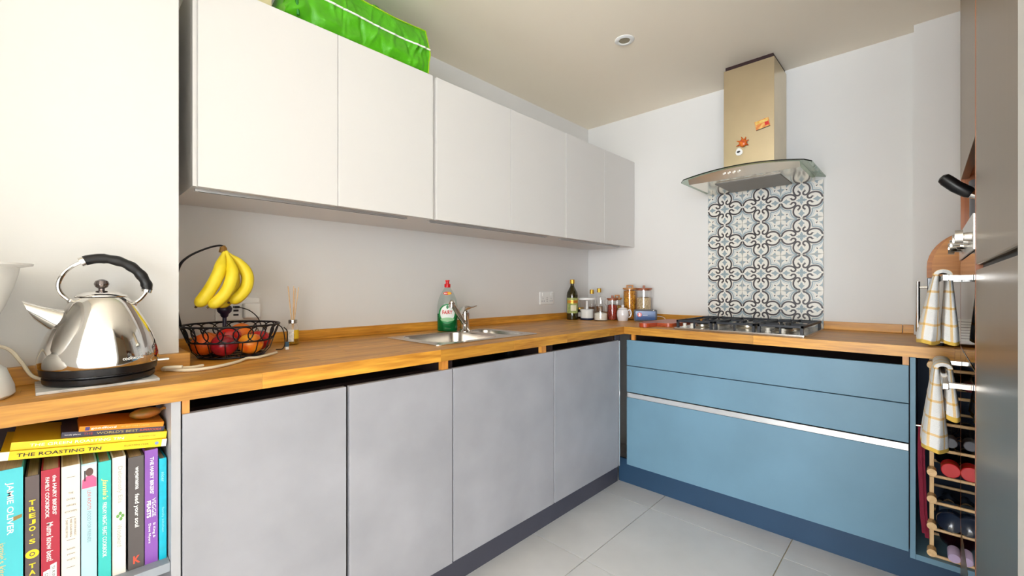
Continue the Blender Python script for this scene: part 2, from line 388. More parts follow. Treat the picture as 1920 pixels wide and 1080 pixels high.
cp = obj('corner_post', bm, [plinth_grey]); tag(cp, 'dark corner post between grey doors and blue drawers', 'corner post')
bm = B(); box(bm, -.6735, -.667, -.654, -.649, ZD0+.004, ZD1-.003); obj('edge_strip', bm, alu, cp)
# bookshelf unit
bs = thing('bookshelf', 'open shelf unit holding cookbooks under the worktop end', 'shelf unit', (-2.95, -.53, .137))
for n, q in (('side_panel', (-2.645, -2.6275, -.648, -.415, .137, ZB-.001)), ('side_panel', (-3.318, -3.30, -.648, -.415, .137, ZB-.001)),
             ('shelf_board', (-3.2995, -2.6455, -.640, -.425, .483, .503)), ('bottom_board', (-3.2995, -2.6455, -.640, -.425, .137, .155))):
    bm = B(); box(bm, *q, .0008); obj(n, bm, grey_panel if n != 'side_panel' else M('grey_side_panel', (172, 172, 176), .45, var=.04), bs, world=True)
bm = B(); box(bm, -3.2995, -2.6455, -.4245, -.4155, .156, ZB-.001); obj('back_panel', bm, dark, bs, world=True)

# ------------------------------------------------------------------ drawer unit, back run
XD = -.6175
du = thing('drawer_unit', 'wide blue-grey drawer unit under the gas hob', 'drawer unit', (-.3, -1.25, .136))
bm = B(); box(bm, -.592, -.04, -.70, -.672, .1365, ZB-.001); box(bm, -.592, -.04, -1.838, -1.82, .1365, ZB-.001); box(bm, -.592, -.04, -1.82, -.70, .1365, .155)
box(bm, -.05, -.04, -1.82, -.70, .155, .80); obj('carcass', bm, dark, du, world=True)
for z0, z1 in ((.694, ZD1), (.5455, .6905), (ZD0, .5145)):
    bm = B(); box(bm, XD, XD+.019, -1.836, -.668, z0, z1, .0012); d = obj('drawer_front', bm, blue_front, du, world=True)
bm = B(); box(bm, XD-.001, XD+.012, -1.8355, -.6705, .5165, .5405, .001); box(bm, XD-.003, XD+.002, -1.8355, -.6705, .5165, .5205, .0008)
obj('handle_rail', bm, alu, d, label='long white aluminium grip rail')
bm = B(); box(bm, -.609, -.593, -.712, -.692, .80, ZB-.001); obj('stile', bm, oakZ, du, world=True)
bm = B(); box(bm, -.609, -.593, -1.836, -1.818, .80, ZB-.001); obj('stile', bm, oakZ, du, world=True)
# open wine cubby
wc = thing('open_cabinet', 'narrow open blue-grey cabinet holding the wine rack', 'cabinet', (-.3, -2.0, .136))
for q in ((-.622, -.05, -1.855, -1.8395, .119, ZB-.001), (-.622, -.05, -2.30, -2.285, .119, ZB-.001)):
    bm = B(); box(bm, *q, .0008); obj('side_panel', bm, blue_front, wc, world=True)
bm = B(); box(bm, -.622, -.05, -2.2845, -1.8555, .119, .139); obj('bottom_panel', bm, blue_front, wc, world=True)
bm = B(); box(bm, -.058, -.05, -2.2845, -1.8555, .1395, ZB-.001); obj('back_panel', bm, M('navy_interior', (52, 66, 88), .6), wc, world=True)

# ------------------------------------------------------------------ wall cabinets
def wall_cab(label, x0, x1, doors, groove):
    t = thing('wall_cabinet', label, 'cabinet', ((x0+x1)/2, -.2, 1.416))
    bm = B(); box(bm, x0, x1, -.369, -.001, 1.419, 2.012); obj('carcass', bm, white_gloss, t, world=True)
    for a, b in doors:
        bm = B(); box(bm, a, b, -.39, -.3715, 1.4155, 2.0165, .001); obj('door', bm, white_gloss, t, world=True)
    g0, g1 = groove
    bm = B(); box(bm, g0, g1, -.338, -.318, 1.411, 1.4188, .001); st = obj('light_channel', bm, alu, t, world=True)
    bm = B(); box(bm, g0+.008, g1-.008, -.336, -.331, 1.4104, 1.4112); obj('slot', bm, black, st)
    bm = B(); box(bm, g0+.03, g1-.01, -.366, -.358, 1.4175, 1.4189); obj('grip_groove', bm, M('groove_shadow_gap', (120, 112, 104), .7), t, world=True)
wall_cab('white two-door wall cabinet under the green bag', -2.557, -1.729, [(-2.548, -2.1445), (-2.1425, -1.738)], (-2.545, -1.83))
wall_cab('white two-door wall cabinet above the sink', -1.7285, -.8095, [(-1.719, -1.2695), (-1.2665, -.8115)], (-1.75+.03, -.92))
wall_cab('white two-door wall cabinet touching the back wall', -.8085, -.001, [(-.808, -.4005), (-.3985, -.004)], (-.79, -.12))

# ------------------------------------------------------------------ tall housing with double oven, fridge freezer
TY = -1.97
tc_ = thing('tall_oven_cabinet', 'tall oven housing with a dark door above the open niche', 'cabinet', (-.955, -2.3, 0))
niche_oak = wood('oak_niche', (150, 80, 34), (190, 112, 54), 'Z', .02)
for q in ((-1.272, -1.256, -2.6, TY, .10, 2.30), (-.656, -.6405, -2.6, TY, .10, 2.30)):
    bm = B(); box(bm, *q); obj('side_panel', bm, niche_oak, tc_, world=True)
bm = B(); box(bm, -1.2555, -.6565, -2.6, -1.9915, 1.5155, 1.535); box(bm, -1.2555, -.6565, -2.6, -1.9915, 1.300, 1.3185); box(bm, -1.2555, -.6565, -2.6, -2.58, 1.319, 1.515)
obj('niche_lining', bm, niche_oak, tc_, world=True)
bm = B(); box(bm, -1.2555, -.6565, -2.6, -1.9915, 1.5355, 2.30); box(bm, -1.2555, -.6565, -2.6, -1.9915, .10, .295); obj('carcass', bm, dark, tc_, world=True)
bm = B(); box(bm, -1.2555, -.641, -1.9905, TY, 1.5035, 2.295, .001); obj('door', bm, fridge_steel, tc_, world=True)
bm = B(); box(bm, -1.2555, -.6565, -1.9905, TY, .10, .295, .001); obj('drawer_front', bm, fridge_steel, tc_, world=True)
ov = thing('double_oven', 'built-in black glass double oven with steel knobs and bar handles', 'oven', (-.955, -2.2, .30))
bm = B(); box(bm, -1.252, -.66, -2.5, -1.992, .300, 1.299); obj('body', bm, black, ov, world=True)
bm = B(); box(bm, -1.254, -.6575, -1.9915, -1.966, 1.2225, 1.3135, .0015); cpn = obj('control_panel', bm, steel, ov, world=True)
for kx in (-1.215, -1.085, -.90, -.755):
    bm = B(); cyl(bm, (kx, -1.966, 1.258), (kx, -1.951, 1.258), .013, .011, 20); cyl(bm, (kx, -1.951, 1.258), (kx, -1.936, 1.258), .019, .018, 24)
    obj('knob', bm, chrome, cpn, sm=True)
for z0, z1, hz in ((.925, 1.2195, 1.154), (.302, .9195, .872)):
    bm = B(); box(bm, -1.254, -.6575, -1.9915, TY, z0, z1, .0015); d = obj('oven_door', bm, oven_glass, ov, world=True)
    bm = B()
    for bx_ in (-1.205, -.715): box(bm, bx_-.008, bx_+.008, TY, -1.922, hz-.007, hz+.007, .001)
    box(bm, -1.235, -.685, -1.926, -1.913, hz-.008, hz+.008, .002); obj('handle', bm, chrome, d)
fr = thing('fridge_freezer', 'tall dark stainless fridge freezer at the right edge', 'fridge', (-1.6, -2.3, 0))
bm = B(); box(bm, -1.98, -1.282, -2.6, -1.995, .02, 2.06); obj('body', bm, M('fridge_side', (92, 88, 86), .5), fr, world=True)
bm = B(); box(bm, -1.978, -1.283, -1.994, TY, 1.183, 2.05, .004); obj('fridge_door', bm, fridge_steel, fr, world=True)
bm = B(); box(bm, -1.978, -1.283, -1.994, TY, .08, 1.172, .004); obj('freezer_door', bm, fridge_steel, fr, world=True)
bm = B(); box(bm, -1.975, -1.285, -1.9945, -1.982, 1.1722, 1.1828); obj('door_gap_seal', bm, rubber, fr, world=True)
# ------------------------------------------------------------------ patterned splashback
def ribbon(bm, pts, wd, z, mi):
    P = [Vector((p[0], p[1])) for p in pts]; n = len(P); Lf, Rt = [], []
    for i in range(n):
        d = P[min(i+1, n-1)]-P[max(i-1, 0)]; d = d.normalized(); nn = Vector((-d.y, d.x))*wd/2
        Lf.append(bm.verts.new((P[i].x+nn.x, P[i].y+nn.y, z))); Rt.append(bm.verts.new((P[i].x-nn.x, P[i].y-nn.y, z)))
    for i in range(n-1):
        bm.faces.new((Lf[i], Rt[i], Rt[i+1], Lf[i+1])).material_index = mi
def sm2(p, k=4): return [(v.x, v.y) for v in smooth([(a, b, 0) for a, b in p], k)]
def tile_mesh(S=.198):
    bm = B(); h = .99
    box(bm, -h, h, -h, h, -.06, 0, mi=0)
    lobe = sm2([(.10, .985), (.10, .95), (.22, .90), (.335, .79), (.385, .63), (.36, .45), (.275, .315), (.17, .275), (.085, .33), (.085, .43), (.15, .49)], 4)
    band = sm2([(.21, .985), (.33, .93), (.45, .81), (.505, .63), (.49, .50)], 3)
    band2 = sm2([(.27, .985), (.40, .94), (.53, .84), (.59, .66), (.585, .585)], 3)
    arrow = [(.12, .46), (.21, .47), (.15, .60)]
    leaf = [(0, .93), (.05, .83), (.16, .72), (.08, .67), (.035, .56), (0, .53)]
    cross = [(0, .26), (.045, .21), (.03, .17), (.09, .15), (.06, .06), (0, 0)]
    tip = [(.985, .36), (.945, .60), (.80, .73), (.95, .76), (.985, .93)]
    loz = [(.60, .70), (.66, .62), (.72, .70), (.68, .745)]
    def T(p, rot, mx):
        x, y = p; x = -x if mx else x
        for _ in range(rot): x, y = -y, x
        return (x, y)
    for rot in range(4):
        for mx in (0, 1):
            tf = lambda q: [T(p, rot, mx) for p in q]
            ribbon(bm, tf(band2), .035, .0016, 3); ribbon(bm, tf(band), .075, .002, 2); ribbon(bm, tf(lobe), .088, .003, 1)
            for poly, mi in ((arrow, 1), (leaf, 2), (cross, 2), (tip, 2)):
                bm.faces.new([bm.verts.new((*p, .0024)) for p in tf(poly)]).material_index = mi
        q = [T(p, rot, 0) for p in [(.655, .715), (.675, .655), (.745, .735), (.715, .76)]]
        bm.faces.new([bm.verts.new((*p, .0024)) for p in q]).material_index = 1
    for v in bm.verts: v.co *= S/2
    for f in bm.faces:
        f.normal_update()
        if f.calc_center_median().z > .00005 and f.normal.z < 0: f.normal_flip()
    me = bpy.data.meshes.new('splash_tile'); bm.to_mesh(me); bm.free()
    for m in (cream_t, dark_t, blue_t, blue_l): me.materials.append(m)
    return me
sp = thing('splashback', 'blue and charcoal patterned tile splashback behind the hob', 'splashback', (-.002, -1.192, ZT))
bm = B(); box(bm, -.004, -.0006, -1.489, -.895, ZT+.0005, 1.707); obj('backing', bm, M('tile_joint', (196, 192, 184), .9), sp, world=True)
tm = tile_mesh()
for i in range(3):
    for j in range(4):
        o = link('tile', tm, sp); o.rotation_euler = (PI/2, 0, -PI/2)
        o.location = Vector((-.0102, -.994-.198*i, 1.608-.1985*j))-Vector(sp.location)

# ------------------------------------------------------------------ cooker hood
hd = thing('cooker_hood', 'steel chimney cooker hood with a curved glass canopy', 'cooker hood', (-.2, -1.193, 1.70))
HY = -1.190; HW = .308
def arc(y): return 1.718+.034*(1-((y-HY)/HW)**2)
bm = B(); n = 24; rows = []
xf = lambda t: -.425+(.035*max(0, (abs(t)-.9)/.1)**2)
for k in range(n+1):
    t = -1+2*k/n; y = HY+t*HW; rows.append([bm.verts.new(p) for p in ((xf(t), y, arc(y)), (-.001, y, arc(y)), (-.001, y, arc(y)+.006), (xf(t), y, arc(y)+.006))])
for a, b in zip(rows, rows[1:]):
    for q in range(4):
        f = bm.faces.new((a[q], a[(q+1) % 4], b[(q+1) % 4], b[q])); f.material_index = 1 if q == 3 else 0
for r in (rows[0], rows[-1]): bm.faces.new(r).material_index = 0
obj('glass_canopy', bm, [hood_glass, edge_glass], hd, world=True)
bm = B(); rows = []
for k in range(n+1):
    t = -1+2*k/n; y = HY+t*.262; z = arc(y)-.0015; zb = min(1.702, z-.003)
    rows.append([bm.verts.new(p) for p in ((-.388, y, zb), (-.006, y, zb), (-.006, y, z), (-.408, y, z))])
for a, b in zip(rows, rows[1:]):
    for q in range(4): bm.faces.new((a[q], a[(q+1) % 4], b[(q+1) % 4], b[q]))
for r in (rows[0], rows[-1]): bm.faces.new(r)
hb = obj('hood_body', bm, M('polished_hood_steel', (224, 218, 204), .16, 1), hd, world=True, sm=True, ang=25)
bm = B(); box(bm, -.315, -.035, -1.352, -1.038, 1.6985, 1.7015, .001); fl = obj('grease_filter', bm, M('filter_mesh', (150, 146, 140), .5, .6, bump=.5, bs=300), hb)
bm = B(); box(bm, -.345, -.325, -1.36, -1.06, 1.699, 1.7015); obj('lamp_strip', bm, steel, hb)
for k in range(4):
    bm = B(); y = -1.115-.0235*k; cyl(bm, (-.398, y, 1.728), (-.407, y, 1.7265), .006, .0055, 16); obj('button', bm, chrome, hb, sm=True)
bm = B(); box(bm, -.27, -.001, -1.317, -1.071, 1.754, 2.326, .001); obj('chimney', bm, hood_steel, hd, world=True)
bm = B(); box(bm, -.262, -.001, -1.310, -1.078, 2.327, ZC-.0005); obj('inner_duct', bm, M('dark_duct', (44, 22, 22), .7), hd, world=True)
# magnets on the hood
def onhood(y, z, dx=0): return Vector((-.2702-dx, y, z))
HR = Matrix(((0, 0, -1), (-1, 0, 0), (0, 1, 0)))
t = thing('photo_magnet', 'tilted rectangular food picture magnet on the hood chimney', 'magnet', onhood(-1.262, 1.988))
bm = B(); R2 = Matrix.Rotation(math.radians(10), 3, 'Z')
def hp(x, y, z): return HR @ (R2 @ Vector((x, y, 0))+Vector((0, 0, z)))
def patch(bm, x0, x1, y0, y1, z0, z1, mi=0):
    prism(bm, [hp(x, y, z0) for x, y in ((x0, y0), (x1, y0), (x1, y1), (x0, y1))], hp(0, 0, z1)-hp(0, 0, z0), mi)
patch(bm, -.033, .033, -.023, .023, 0, .003)
obj('card', bm, M('food_photo', (206, 96, 24), .5, col2=(232, 190, 110), vs=60), t)
bm = B(); patch(bm, .012, .030, -.014, .004, .003, .0036); obj('red_patch', bm, red_ink, t)
bm = B(); patch(bm, -.030, .028, .006, .020, .003, .0036); obj('pale_patch', bm, M('photo_cream', (226, 204, 120), .5, col2=(214, 160, 60), vs=90), t)
bm = B(); patch(bm, -.033, .033, -.025, -.0225, 0, .0036); obj('dark_border', bm, black_ink, t)
t = thing('crab_magnet', 'red and orange creature-shaped magnet on the hood chimney', 'magnet', onhood(-1.170, 1.908))
crab = M('crab_glaze', (178, 40, 18), .3, col2=(226, 130, 40), vs=70)
bm = B(); ball(bm, (-.006, 0, 0), .020, 14, (.45, 1, 1.1)); obj('body', bm, crab, t, sm=True)
for a in (20, 60, 100, 150, 200, 330):
    bm = B(); c, s = math.cos(math.radians(a)), math.sin(math.radians(a)); tube(bm, [(-.005, -c*.015, s*.016), (-.006, -c*.027, s*.028), (-.005, -c*.033+.003, s*.036)], [.005, .0035, .001], 6); obj('leg', bm, crab, t, sm=True)
t = thing('oval_magnet', 'small white teardrop magnet below the red creature magnet', 'magnet', onhood(-1.150, 1.866))
bm = B(); pts = [hp(.017*math.sin(a)*(1-.25*math.cos(a)), .020*math.cos(a), 0) for a in [2*PI*k/20 for k in range(20)]]; prism(bm, pts, (-.004, 0, 0)); obj('disc', bm, white_matt, t)
bm = B(); prism(bm, [hp(.009*math.cos(a)-.002, .006*math.sin(a), .0042) for a in [2*PI*k/10 for k in range(10)]], (-.0004, 0, 0)); obj('dark_motif', bm, black_ink, t)

# ------------------------------------------------------------------ downlight
t = thing('ceiling_downlight', 'round white recessed downlight in the ceiling', 'downlight', (-.897, -.81, ZC-.0005))
bm = B(); lathe(bm, [(.026, -.003), (.030, -.006), (.040, -.006), (.047, -.002), (.047, 0), (.026, 0)], 32); obj('bezel', bm, white_matt, t, sm=True)
bm = B(); lathe(bm, [(0, -.001), (.026, -.001), (.0262, -.003)], 24); obj('lamp', bm, M('unlit_lamp', (150, 142, 120), .3), t, sm=True)

# ------------------------------------------------------------------ green bag and carton on top of the wall cabinets
t = thing('shopping_bag', 'crumpled bright green shopping bag lying on the wall cabinet', 'bag', (-2.03, -.22, 2.018))
gbag = M('green_bag_fabric', (78, 168, 18), .4, var=.14, vs=14, bump=1.0, bs=26); gdark = M('green_bag_seam', (150, 190, 20), .5)
prof = [(-.148, .002), (-.166, .030), (-.168, .065), (-.165, .102), (-.152, .150), (-.140, .196), (-.04, .214), (.06, .205), (.12, .13), (.14, .05), (.13, .002)]
nx = 110; bm = B(); rows = []
prof = [(v.y, v.z) for v in smooth([(0, a, b) for a, b in prof[:6]], 3)]+[(v.y, v.z) for v in smooth([(0, a, b) for a, b in prof[5:]], 2)][1:]
rs_ = random.Random(3); creases = [(rs_.uniform(.05, 1), rs_.uniform(.02, .2), rs_.uniform(-.9, .9), rs_.uniform(.006, .02), rs_.choice((-1, 1))*rs_.uniform(.003, .009)) for _ in range(26)]
for i in range(nx+1):
    u = i/nx; x = -.285+.562*u; k = 1.0
    if u < .14: k = .25+.75*math.sin(u/.14*PI/2)
    hz = k*(.95+.03*math.sin(u*7))
    row = []
    for j, (y, z) in enumerate(prof):
        wob = .005*math.sin(11*u+j*.7)+.003*math.sin(29*u-j*.9)
        for cu_, cz_, sl, wd_, am in creases:
            d_ = (u-cu_-sl*(z-cz_)); wob += am*math.exp(-(d_/wd_)**2)*math.exp(-((z-cz_)/.07)**2)
        ins = 0 < j < len(prof)-1
        row.append(bm.verts.new((x, y+(wob if ins else 0), max(z*hz+(wob*.5 if z > .03 and ins else 0), .001))))
    rows.append(row)
for a, b in zip(rows, rows[1:]):
    for j in range(len(prof)-1): bm.faces.new((a[j], a[j+1], b[j+1], b[j]))
    bm.faces.new((a[0], b[0], b[-1], a[-1]))
bm.faces.new(rows[0]); bm.faces.new(rows[-1])
pipe = [rows[i][9].co.copy()+Vector((0, -.003, .002)) for i in range(8, nx+1)]; seam = [rows[i][0].co.copy()+Vector((0, -.003, .004)) for i in range(20, nx+1)]
ridge = [rows[i][15].co.copy() for i in range(16, nx+1)]
endl = [rows[-1][j].co.copy() for j in range(0, 16)]
bb = obj('bag_body', bm, gbag, t, sm=True, ang=60)
bm = B(); tube(bm, pipe, .0035, 6); obj('piping', bm, white_ink, t, sm=True, label='white piping')
bm = B(); tube(bm, seam, .004, 6); tube(bm, endl, .003, 6); tube(bm, ridge, .003, 6); obj('seam', bm, gdark, t, sm=True)
for x0 in (-.235, .05):
    bm = B(); tube(bm, smooth([(x0, -.05, .19), (x0+.02, -.08, .225), (x0+.09, -.02, .255), (x0+.16, .02, .225), (x0+.17, 0, .19)], 5), .006, 6); obj('handle', bm, gbag, t, sm=True)
bm = B(); tube(bm, smooth([(-.245, -.165, .01), (-.252, -.17, .06), (-.25, -.155, .11), (-.245, -.1, .16)], 5), .005, 6); obj('handle', bm, M('green_strap', (30, 120, 30), .6), t, sm=True)
t = thing('carton', 'beige cardboard box standing on the wall cabinet left of the bag', 'box', (-2.41, -.2, 2.0175))
bm = B(); box(bm, -.06, .085, -.09, .12, 0, .22, .002); obj('box_body', bm, M('beige_card', (214, 200, 162), .8, var=.05), t)
t = thing('ribbed_mat', 'grey ribbed roll lying on the wall cabinet in front of the carton', 'mat', (-2.40, -.325, 2.0175))
grib = M('grey_rib', (160, 158, 154), .7, var=.2, vs=30)
for k in range(11):
    bm = B(); x = -.09+.018*k; cyl(bm, (x, 0, .0), (x, 0, .03), .008, seg=8); obj('rib', bm, grib, t, sm=True)
bm = B(); box(bm, -.1, .1, .004, .012, 0, .032); obj('backing', bm, grib, t)

# ------------------------------------------------------------------ wall sockets
def socket(name, label, x, z, rockers=True):
    t = thing(name, label, 'socket', (x, -.0005, z))
    bm = B(); box(bm, -.073, .073, -.009, 0, -.043, .043, .003); obj('faceplate', bm, white_matt, t)
    return t
t = socket('wall_socket', 'white double wall socket near the corner bottles', -.514, 1.058)
for s in (-1, 1):
    bm = B(); box(bm, s*.045-.007, s*.045+.007, -.0125, -.009, .014, .034, .001); obj('switch', bm, white_matt, t)
    for dx, dz, w_ in ((0, -.002, .0022), (-.011, -.02, .003), (.011, -.02, .003)):
        bm = B(); box(bm, s*.043+dx-w_, s*.043+dx+w_, -.0096, -.0088, dz-.004, dz+.004); obj('pin_hole', bm, grey_panel, t)
for dz in (-.022, -.010, .002):
    bm = B(); cyl(bm, (0, -.009, dz), (0, -.0099, dz), .003, seg=10); obj('indicator', bm, black_ink, t)
t = socket('wall_socket', 'white double wall socket with USB ports behind the bananas', -2.354, 1.048)
bm = B(); box(bm, .012, .068, -.040, -.009, -.036, .022, .006, 3); obj('plug_adapter', bm, white_matt, t, label='white plug-in adapter')
for dz in (-.006, -.022):
    bm = B(); box(bm, -.016, .001, -.0096, -.0088, dz-.0035, dz+.0035); obj('usb_port', bm, black_ink, t)
for dx in (-.055, -.035):
    bm = B(); box(bm, dx-.003, dx+.003, -.0096, -.0088, -.024, -.014); obj('pin_hole', bm, grey_panel, t)
t = thing('usb_cable', 'thin black USB cable from the wall socket over the fruit basket', 'cable', (-2.36, -.012, 1.056))
bm = B(); box(bm, -.012, .004, -.026, .0018, -.004, .004, .001); obj('plug', bm, black, t)
o = Vector((-2.36, -.012, 1.056))
pth = [(-2.36, -.038, 1.056), (-2.335, -.07, 1.045), (-2.315, -.10, 1.02), (-2.305, -.125, .985), (-2.285, -.15, .995), (-2.262, -.19, .985), (-2.262, -.225, .94), (-2.275, -.245, .9145), (-2.30, -.25, .9135)]
bm = B(); tube(bm, [p-o for p in smooth(pth, 6)], .0018, 6); obj('cord', bm, rubber, t, sm=True)
pth = [(-2.262, -.215, .985), (-2.258, -.232, .975), (-2.262, -.25, .953), (-2.268, -.258, .938)]
bm = B(); tube(bm, [p-o for p in smooth(pth, 5)], .0018, 6); obj('cord', bm, rubber, t, sm=True)
bm = B(); box(bm, -2.273-o.x, -2.261-o.x, -.263-o.y, -.255-o.y, .921-o.z, .938-o.z, .001); obj('connector_body', bm, M('blue_grey_plug', (66, 96, 116), .5), t)
bm = B(); box(bm, -2.272-o.x, -2.262-o.x, -.262-o.y, -.256-o.y, .911-o.z, .921-o.z); obj('connector_tip', bm, white_matt, t)

# ------------------------------------------------------------------ fruit basket, bananas, fruit
BX, BY = -2.437, -.275
t = thing('fruit_basket', 'black wire fruit basket with an arched banana hook', 'basket', (BX, BY, ZT+.0005))
wire = M('black_wire', (20, 18, 24), .4, .3)
def circ(r, z, n=48): return [(r*math.cos(2*PI*k/n), r*math.sin(2*PI*k/n), z) for k in range(n)]
for nm, r, z, th in (('rim', .134, .100, .0030), ('middle_ring', .116, .052, .0026), ('foot_ring', .090, .004, .0030)):
    bm = B(); tube(bm, circ(r, z), th, 8, True); obj(nm, bm, wire, t, sm=True)
NL = 20
for k in range(NL):
    a0 = 2*PI*k/NL; bm = B(); pts = []
    for q in range(18):
        b = 2*PI*q/18; s = math.cos(b)*.027/.125; zz = .0755+math.sin(b)*.0235; rr = .116+(zz-.052)/.048*.018
        pts.append((rr*math.cos(a0+s), rr*math.sin(a0+s), zz))
    tube(bm, pts, .0020, 6, True); obj('wire_loop', bm, wire, t, sm=True)
for k in range(16):
    a = 2*PI*k/16; c, s = math.cos(a), math.sin(a); bm = B(); tube(bm, [(.116*c, .116*s, .052), (.106*c, .106*s, .022), (.09*c, .09*s, .004), (.03*c, .03*s, .004)], .0016, 6); obj('spoke', bm, wire, t, sm=True)
bm = B(); tube(bm, circ(.03, .004, 24), .002, 6, True); obj('hub_ring', bm, wire, t, sm=True)
bm = B(); lathe(bm, [(0, .004), (.006, .004), (.006, .118), (.010, .122), (.012, .130), (.020, .138), (.022, .148), (.018, .157), (0, .160)], 20); obj('finial', bm, M('plum_black', (36, 26, 44), .4), t, sm=True).location = (-.004, .075, 0)
for s in (-1, 1):
    bm = B(); p = [(-.133, .010*s, .10), (-.148, .010*s, .20), (-.138, .010*s, .275), (-.115, .007*s, .310), (-.072, .004*s, .337), (-.036, .003*s, .350), (-.020, .003*s, .344), (-.017, .003*s, .325), (-.026, .003*s, .318)]
    tube(bm, smooth(p, 6), .0028, 8); obj('hook_arm', bm, wire, t, sm=True)
t = thing('banana_bunch', 'bunch of ripe yellow bananas hanging from the basket hook', 'bananas', (-2.458, -.275, 1.235))
o = Vector((-2.458, -.275, 1.235))
curves = [([(-2.460, -.280, 1.243), (-2.469, -.292, 1.213), (-2.478, -.302, 1.178), (-2.497, -.308, 1.135), (-2.518, -.308, 1.098), (-2.536, -.304, 1.072)], .0185),
          ([(-2.455, -.280, 1.243), (-2.447, -.296, 1.208), (-2.446, -.312, 1.168), (-2.460, -.318, 1.122), (-2.482, -.316, 1.090), (-2.507, -.312, 1.070)], .0185),
          ([(-2.450, -.272, 1.238), (-2.420, -.278, 1.212), (-2.397, -.284, 1.170), (-2.400, -.286, 1.130), (-2.420, -.285, 1.100), (-2.446, -.282, 1.082)], .0185),
          ([(-2.450, -.268, 1.236), (-2.432, -.250, 1.195), (-2.424, -.245, 1.145), (-2.436, -.245, 1.098), (-2.470, -.250, 1.068)], .0185)]
for p, r in curves:
    pts = [q-o for q in smooth(p, 7)]; n = len(pts); rr = []
    for i in range(n):
        s = i/(n-1); rr.append(.006+(r-.006)*min(1, max(0, (s-.10)/.22))**.8 if s < .85 else r*(1-((s-.85)/.15)**2*.78))
    bm = B(); tube(bm, pts, rr, 7); bo = obj('banana', bm, yellow, t, sm=True, ang=75)
    bm = B(); d = (pts[-1]-pts[-2]).normalized(); cyl(bm, pts[-1]-d*.002, pts[-1]+d*.006, .0042, .003, 7); obj('tip', bm, banana_tip, bo)
bm = B(); tube(bm, [(-.004, 0, .004), (-.003, 0, .018), (-.006, 0, .024)], [.012, .010, .008], 8); obj('crown', bm, M('banana_crown', (120, 84, 30), .7), t, sm=True)
def fruit(name, label, cat, c, r, m, dimple=True, sq=.92, rz=0, leafy=True):
    t = thing(name, label, cat, (c[0], c[1], c[2]-r*sq), rz)
    bm = B(); prof = []
    for k in range(15):
        a = -PI/2+PI*k/14; rr = r*math.cos(a); z = r*sq*math.sin(a)
        if dimple and k >= 11: z -= r*.22*(1-math.cos(a))**0*max(0, (.62-rr/r))**1.4*1.4
        prof.append((rr if 0 < k < 14 else 0, z+r*sq))
    lathe(bm, prof, 24); obj('flesh', bm, m, t, sm=True, ang=80)
    bm = B()
    if dimple: tube(bm, [(0, 0, prof[-1][1]-.003), (.001, 0, prof[-1][1]+.006), (.003, 0, prof[-1][1]+.011)], .0015, 6); obj('stem', bm, banana_tip, t)
    else: lathe(bm, [(0, prof[-1][1]-.001), (.004, prof[-1][1]+.0004), (.003, prof[-1][1]+.0015), (0, prof[-1][1]+.0018)], 8); obj('calyx', bm, M('calyx', (110, 96, 40), .7), t)
or_m = M('orange_peel', (226, 112, 12), .45, bump=.25, bs=260, var=.06)
fb = ZT+.007
fruit('orange', 'orange at the back left of the wire basket', 'orange', (-2.487, -.205, fb+.034), .033, or_m, False, .97)
fruit('orange', 'orange at the back right of the wire basket, highest fruit', 'orange', (-2.395, -.208, fb+.055), .037, or_m, False, .97)
fruit('orange', 'orange beside the pier at the left end of the basket', 'orange', (-2.512, -.275, fb+.036), .034, M('orange_peel_deep', (214, 88, 10), .45, bump=.25, bs=260, var=.06), False, .97)
fruit('red_apple', 'dark purple red apple at the front left of the basket', 'apple', (-2.474, -.340, fb+.0365), .0365, M('plum_red_skin', (110, 12, 28), .25, col2=(168, 24, 30), vs=14), rz=.4)
fruit('red_apple', 'bright red apple in the middle of the basket', 'apple', (-2.445, -.268, fb+.055), .035, M('red_skin', (160, 16, 16), .25, col2=(200, 40, 24), vs=14))
fruit('nectarine', 'yellow and red nectarine at the front of the basket', 'nectarine', (-2.402, -.340, fb+.035), .0355, M('nectarine_skin', (206, 44, 14), .35, col2=(240, 186, 40), vs=16), rz=1)
fruit('red_apple', 'red apple at the right end of the basket', 'apple', (-2.361, -.272, fb+.037), .0365, M('red_skin_streaked', (150, 14, 30), .25, col2=(206, 44, 22), vs=20), rz=2)

# ------------------------------------------------------------------ reed diffuser
t = thing('reed_diffuser', 'small glass reed diffuser with pale sticks by the wall', 'diffuser', (-2.197, -.115, ZT+.0004))
bm = B(); lathe(bm, [(0, .0), (.020, 0), (.022, .003), (.022, .062), (.016, .076), (.013, .080), (.013, .086)], 24); obj('bottle', bm, glass, t, sm=True)
bm = B(); lathe(bm, [(0, .002), (.0205, .002), (.0205, .040), (0, .040)], 24); obj('liquid', bm, M('amber_oil', (226, 180, 60), .1, trans=.7), t, sm=True)
bm = B(); lathe(bm, [(.0135, .080), (.016, .081), (.016, .094), (.010, .096), (0, .096)], 20); obj('cap', bm, steel, t, sm=True)
bm = B(); lathe(bm, [(.0224, .012), (.0224, .058)], 10, a0=-2.7, a1=-1.75); obj('label', bm, M('speckled_label', (236, 236, 230), .6, var=.3, vs=140), t)
bm = B(); lathe(bm, [(.0224, .022), (.0224, .056)], 10, a0=-1.7, a1=-.7); obj('label', bm, M('yellow_label', (226, 188, 40), .6), t)
for a, tx, ty in ((0, -.020, -.01), (1, -.010, .012), (2, .002, -.004), (3, .013, .008), (4, .019, -.004), (5, -.015, .003)):
    bm = B(); tube(bm, [(-tx*.25, -ty*.3, .006), (tx*1.05, ty*1.3, .216+.004*(a % 3))], .0016, 6); obj('reed', bm, beech, t)

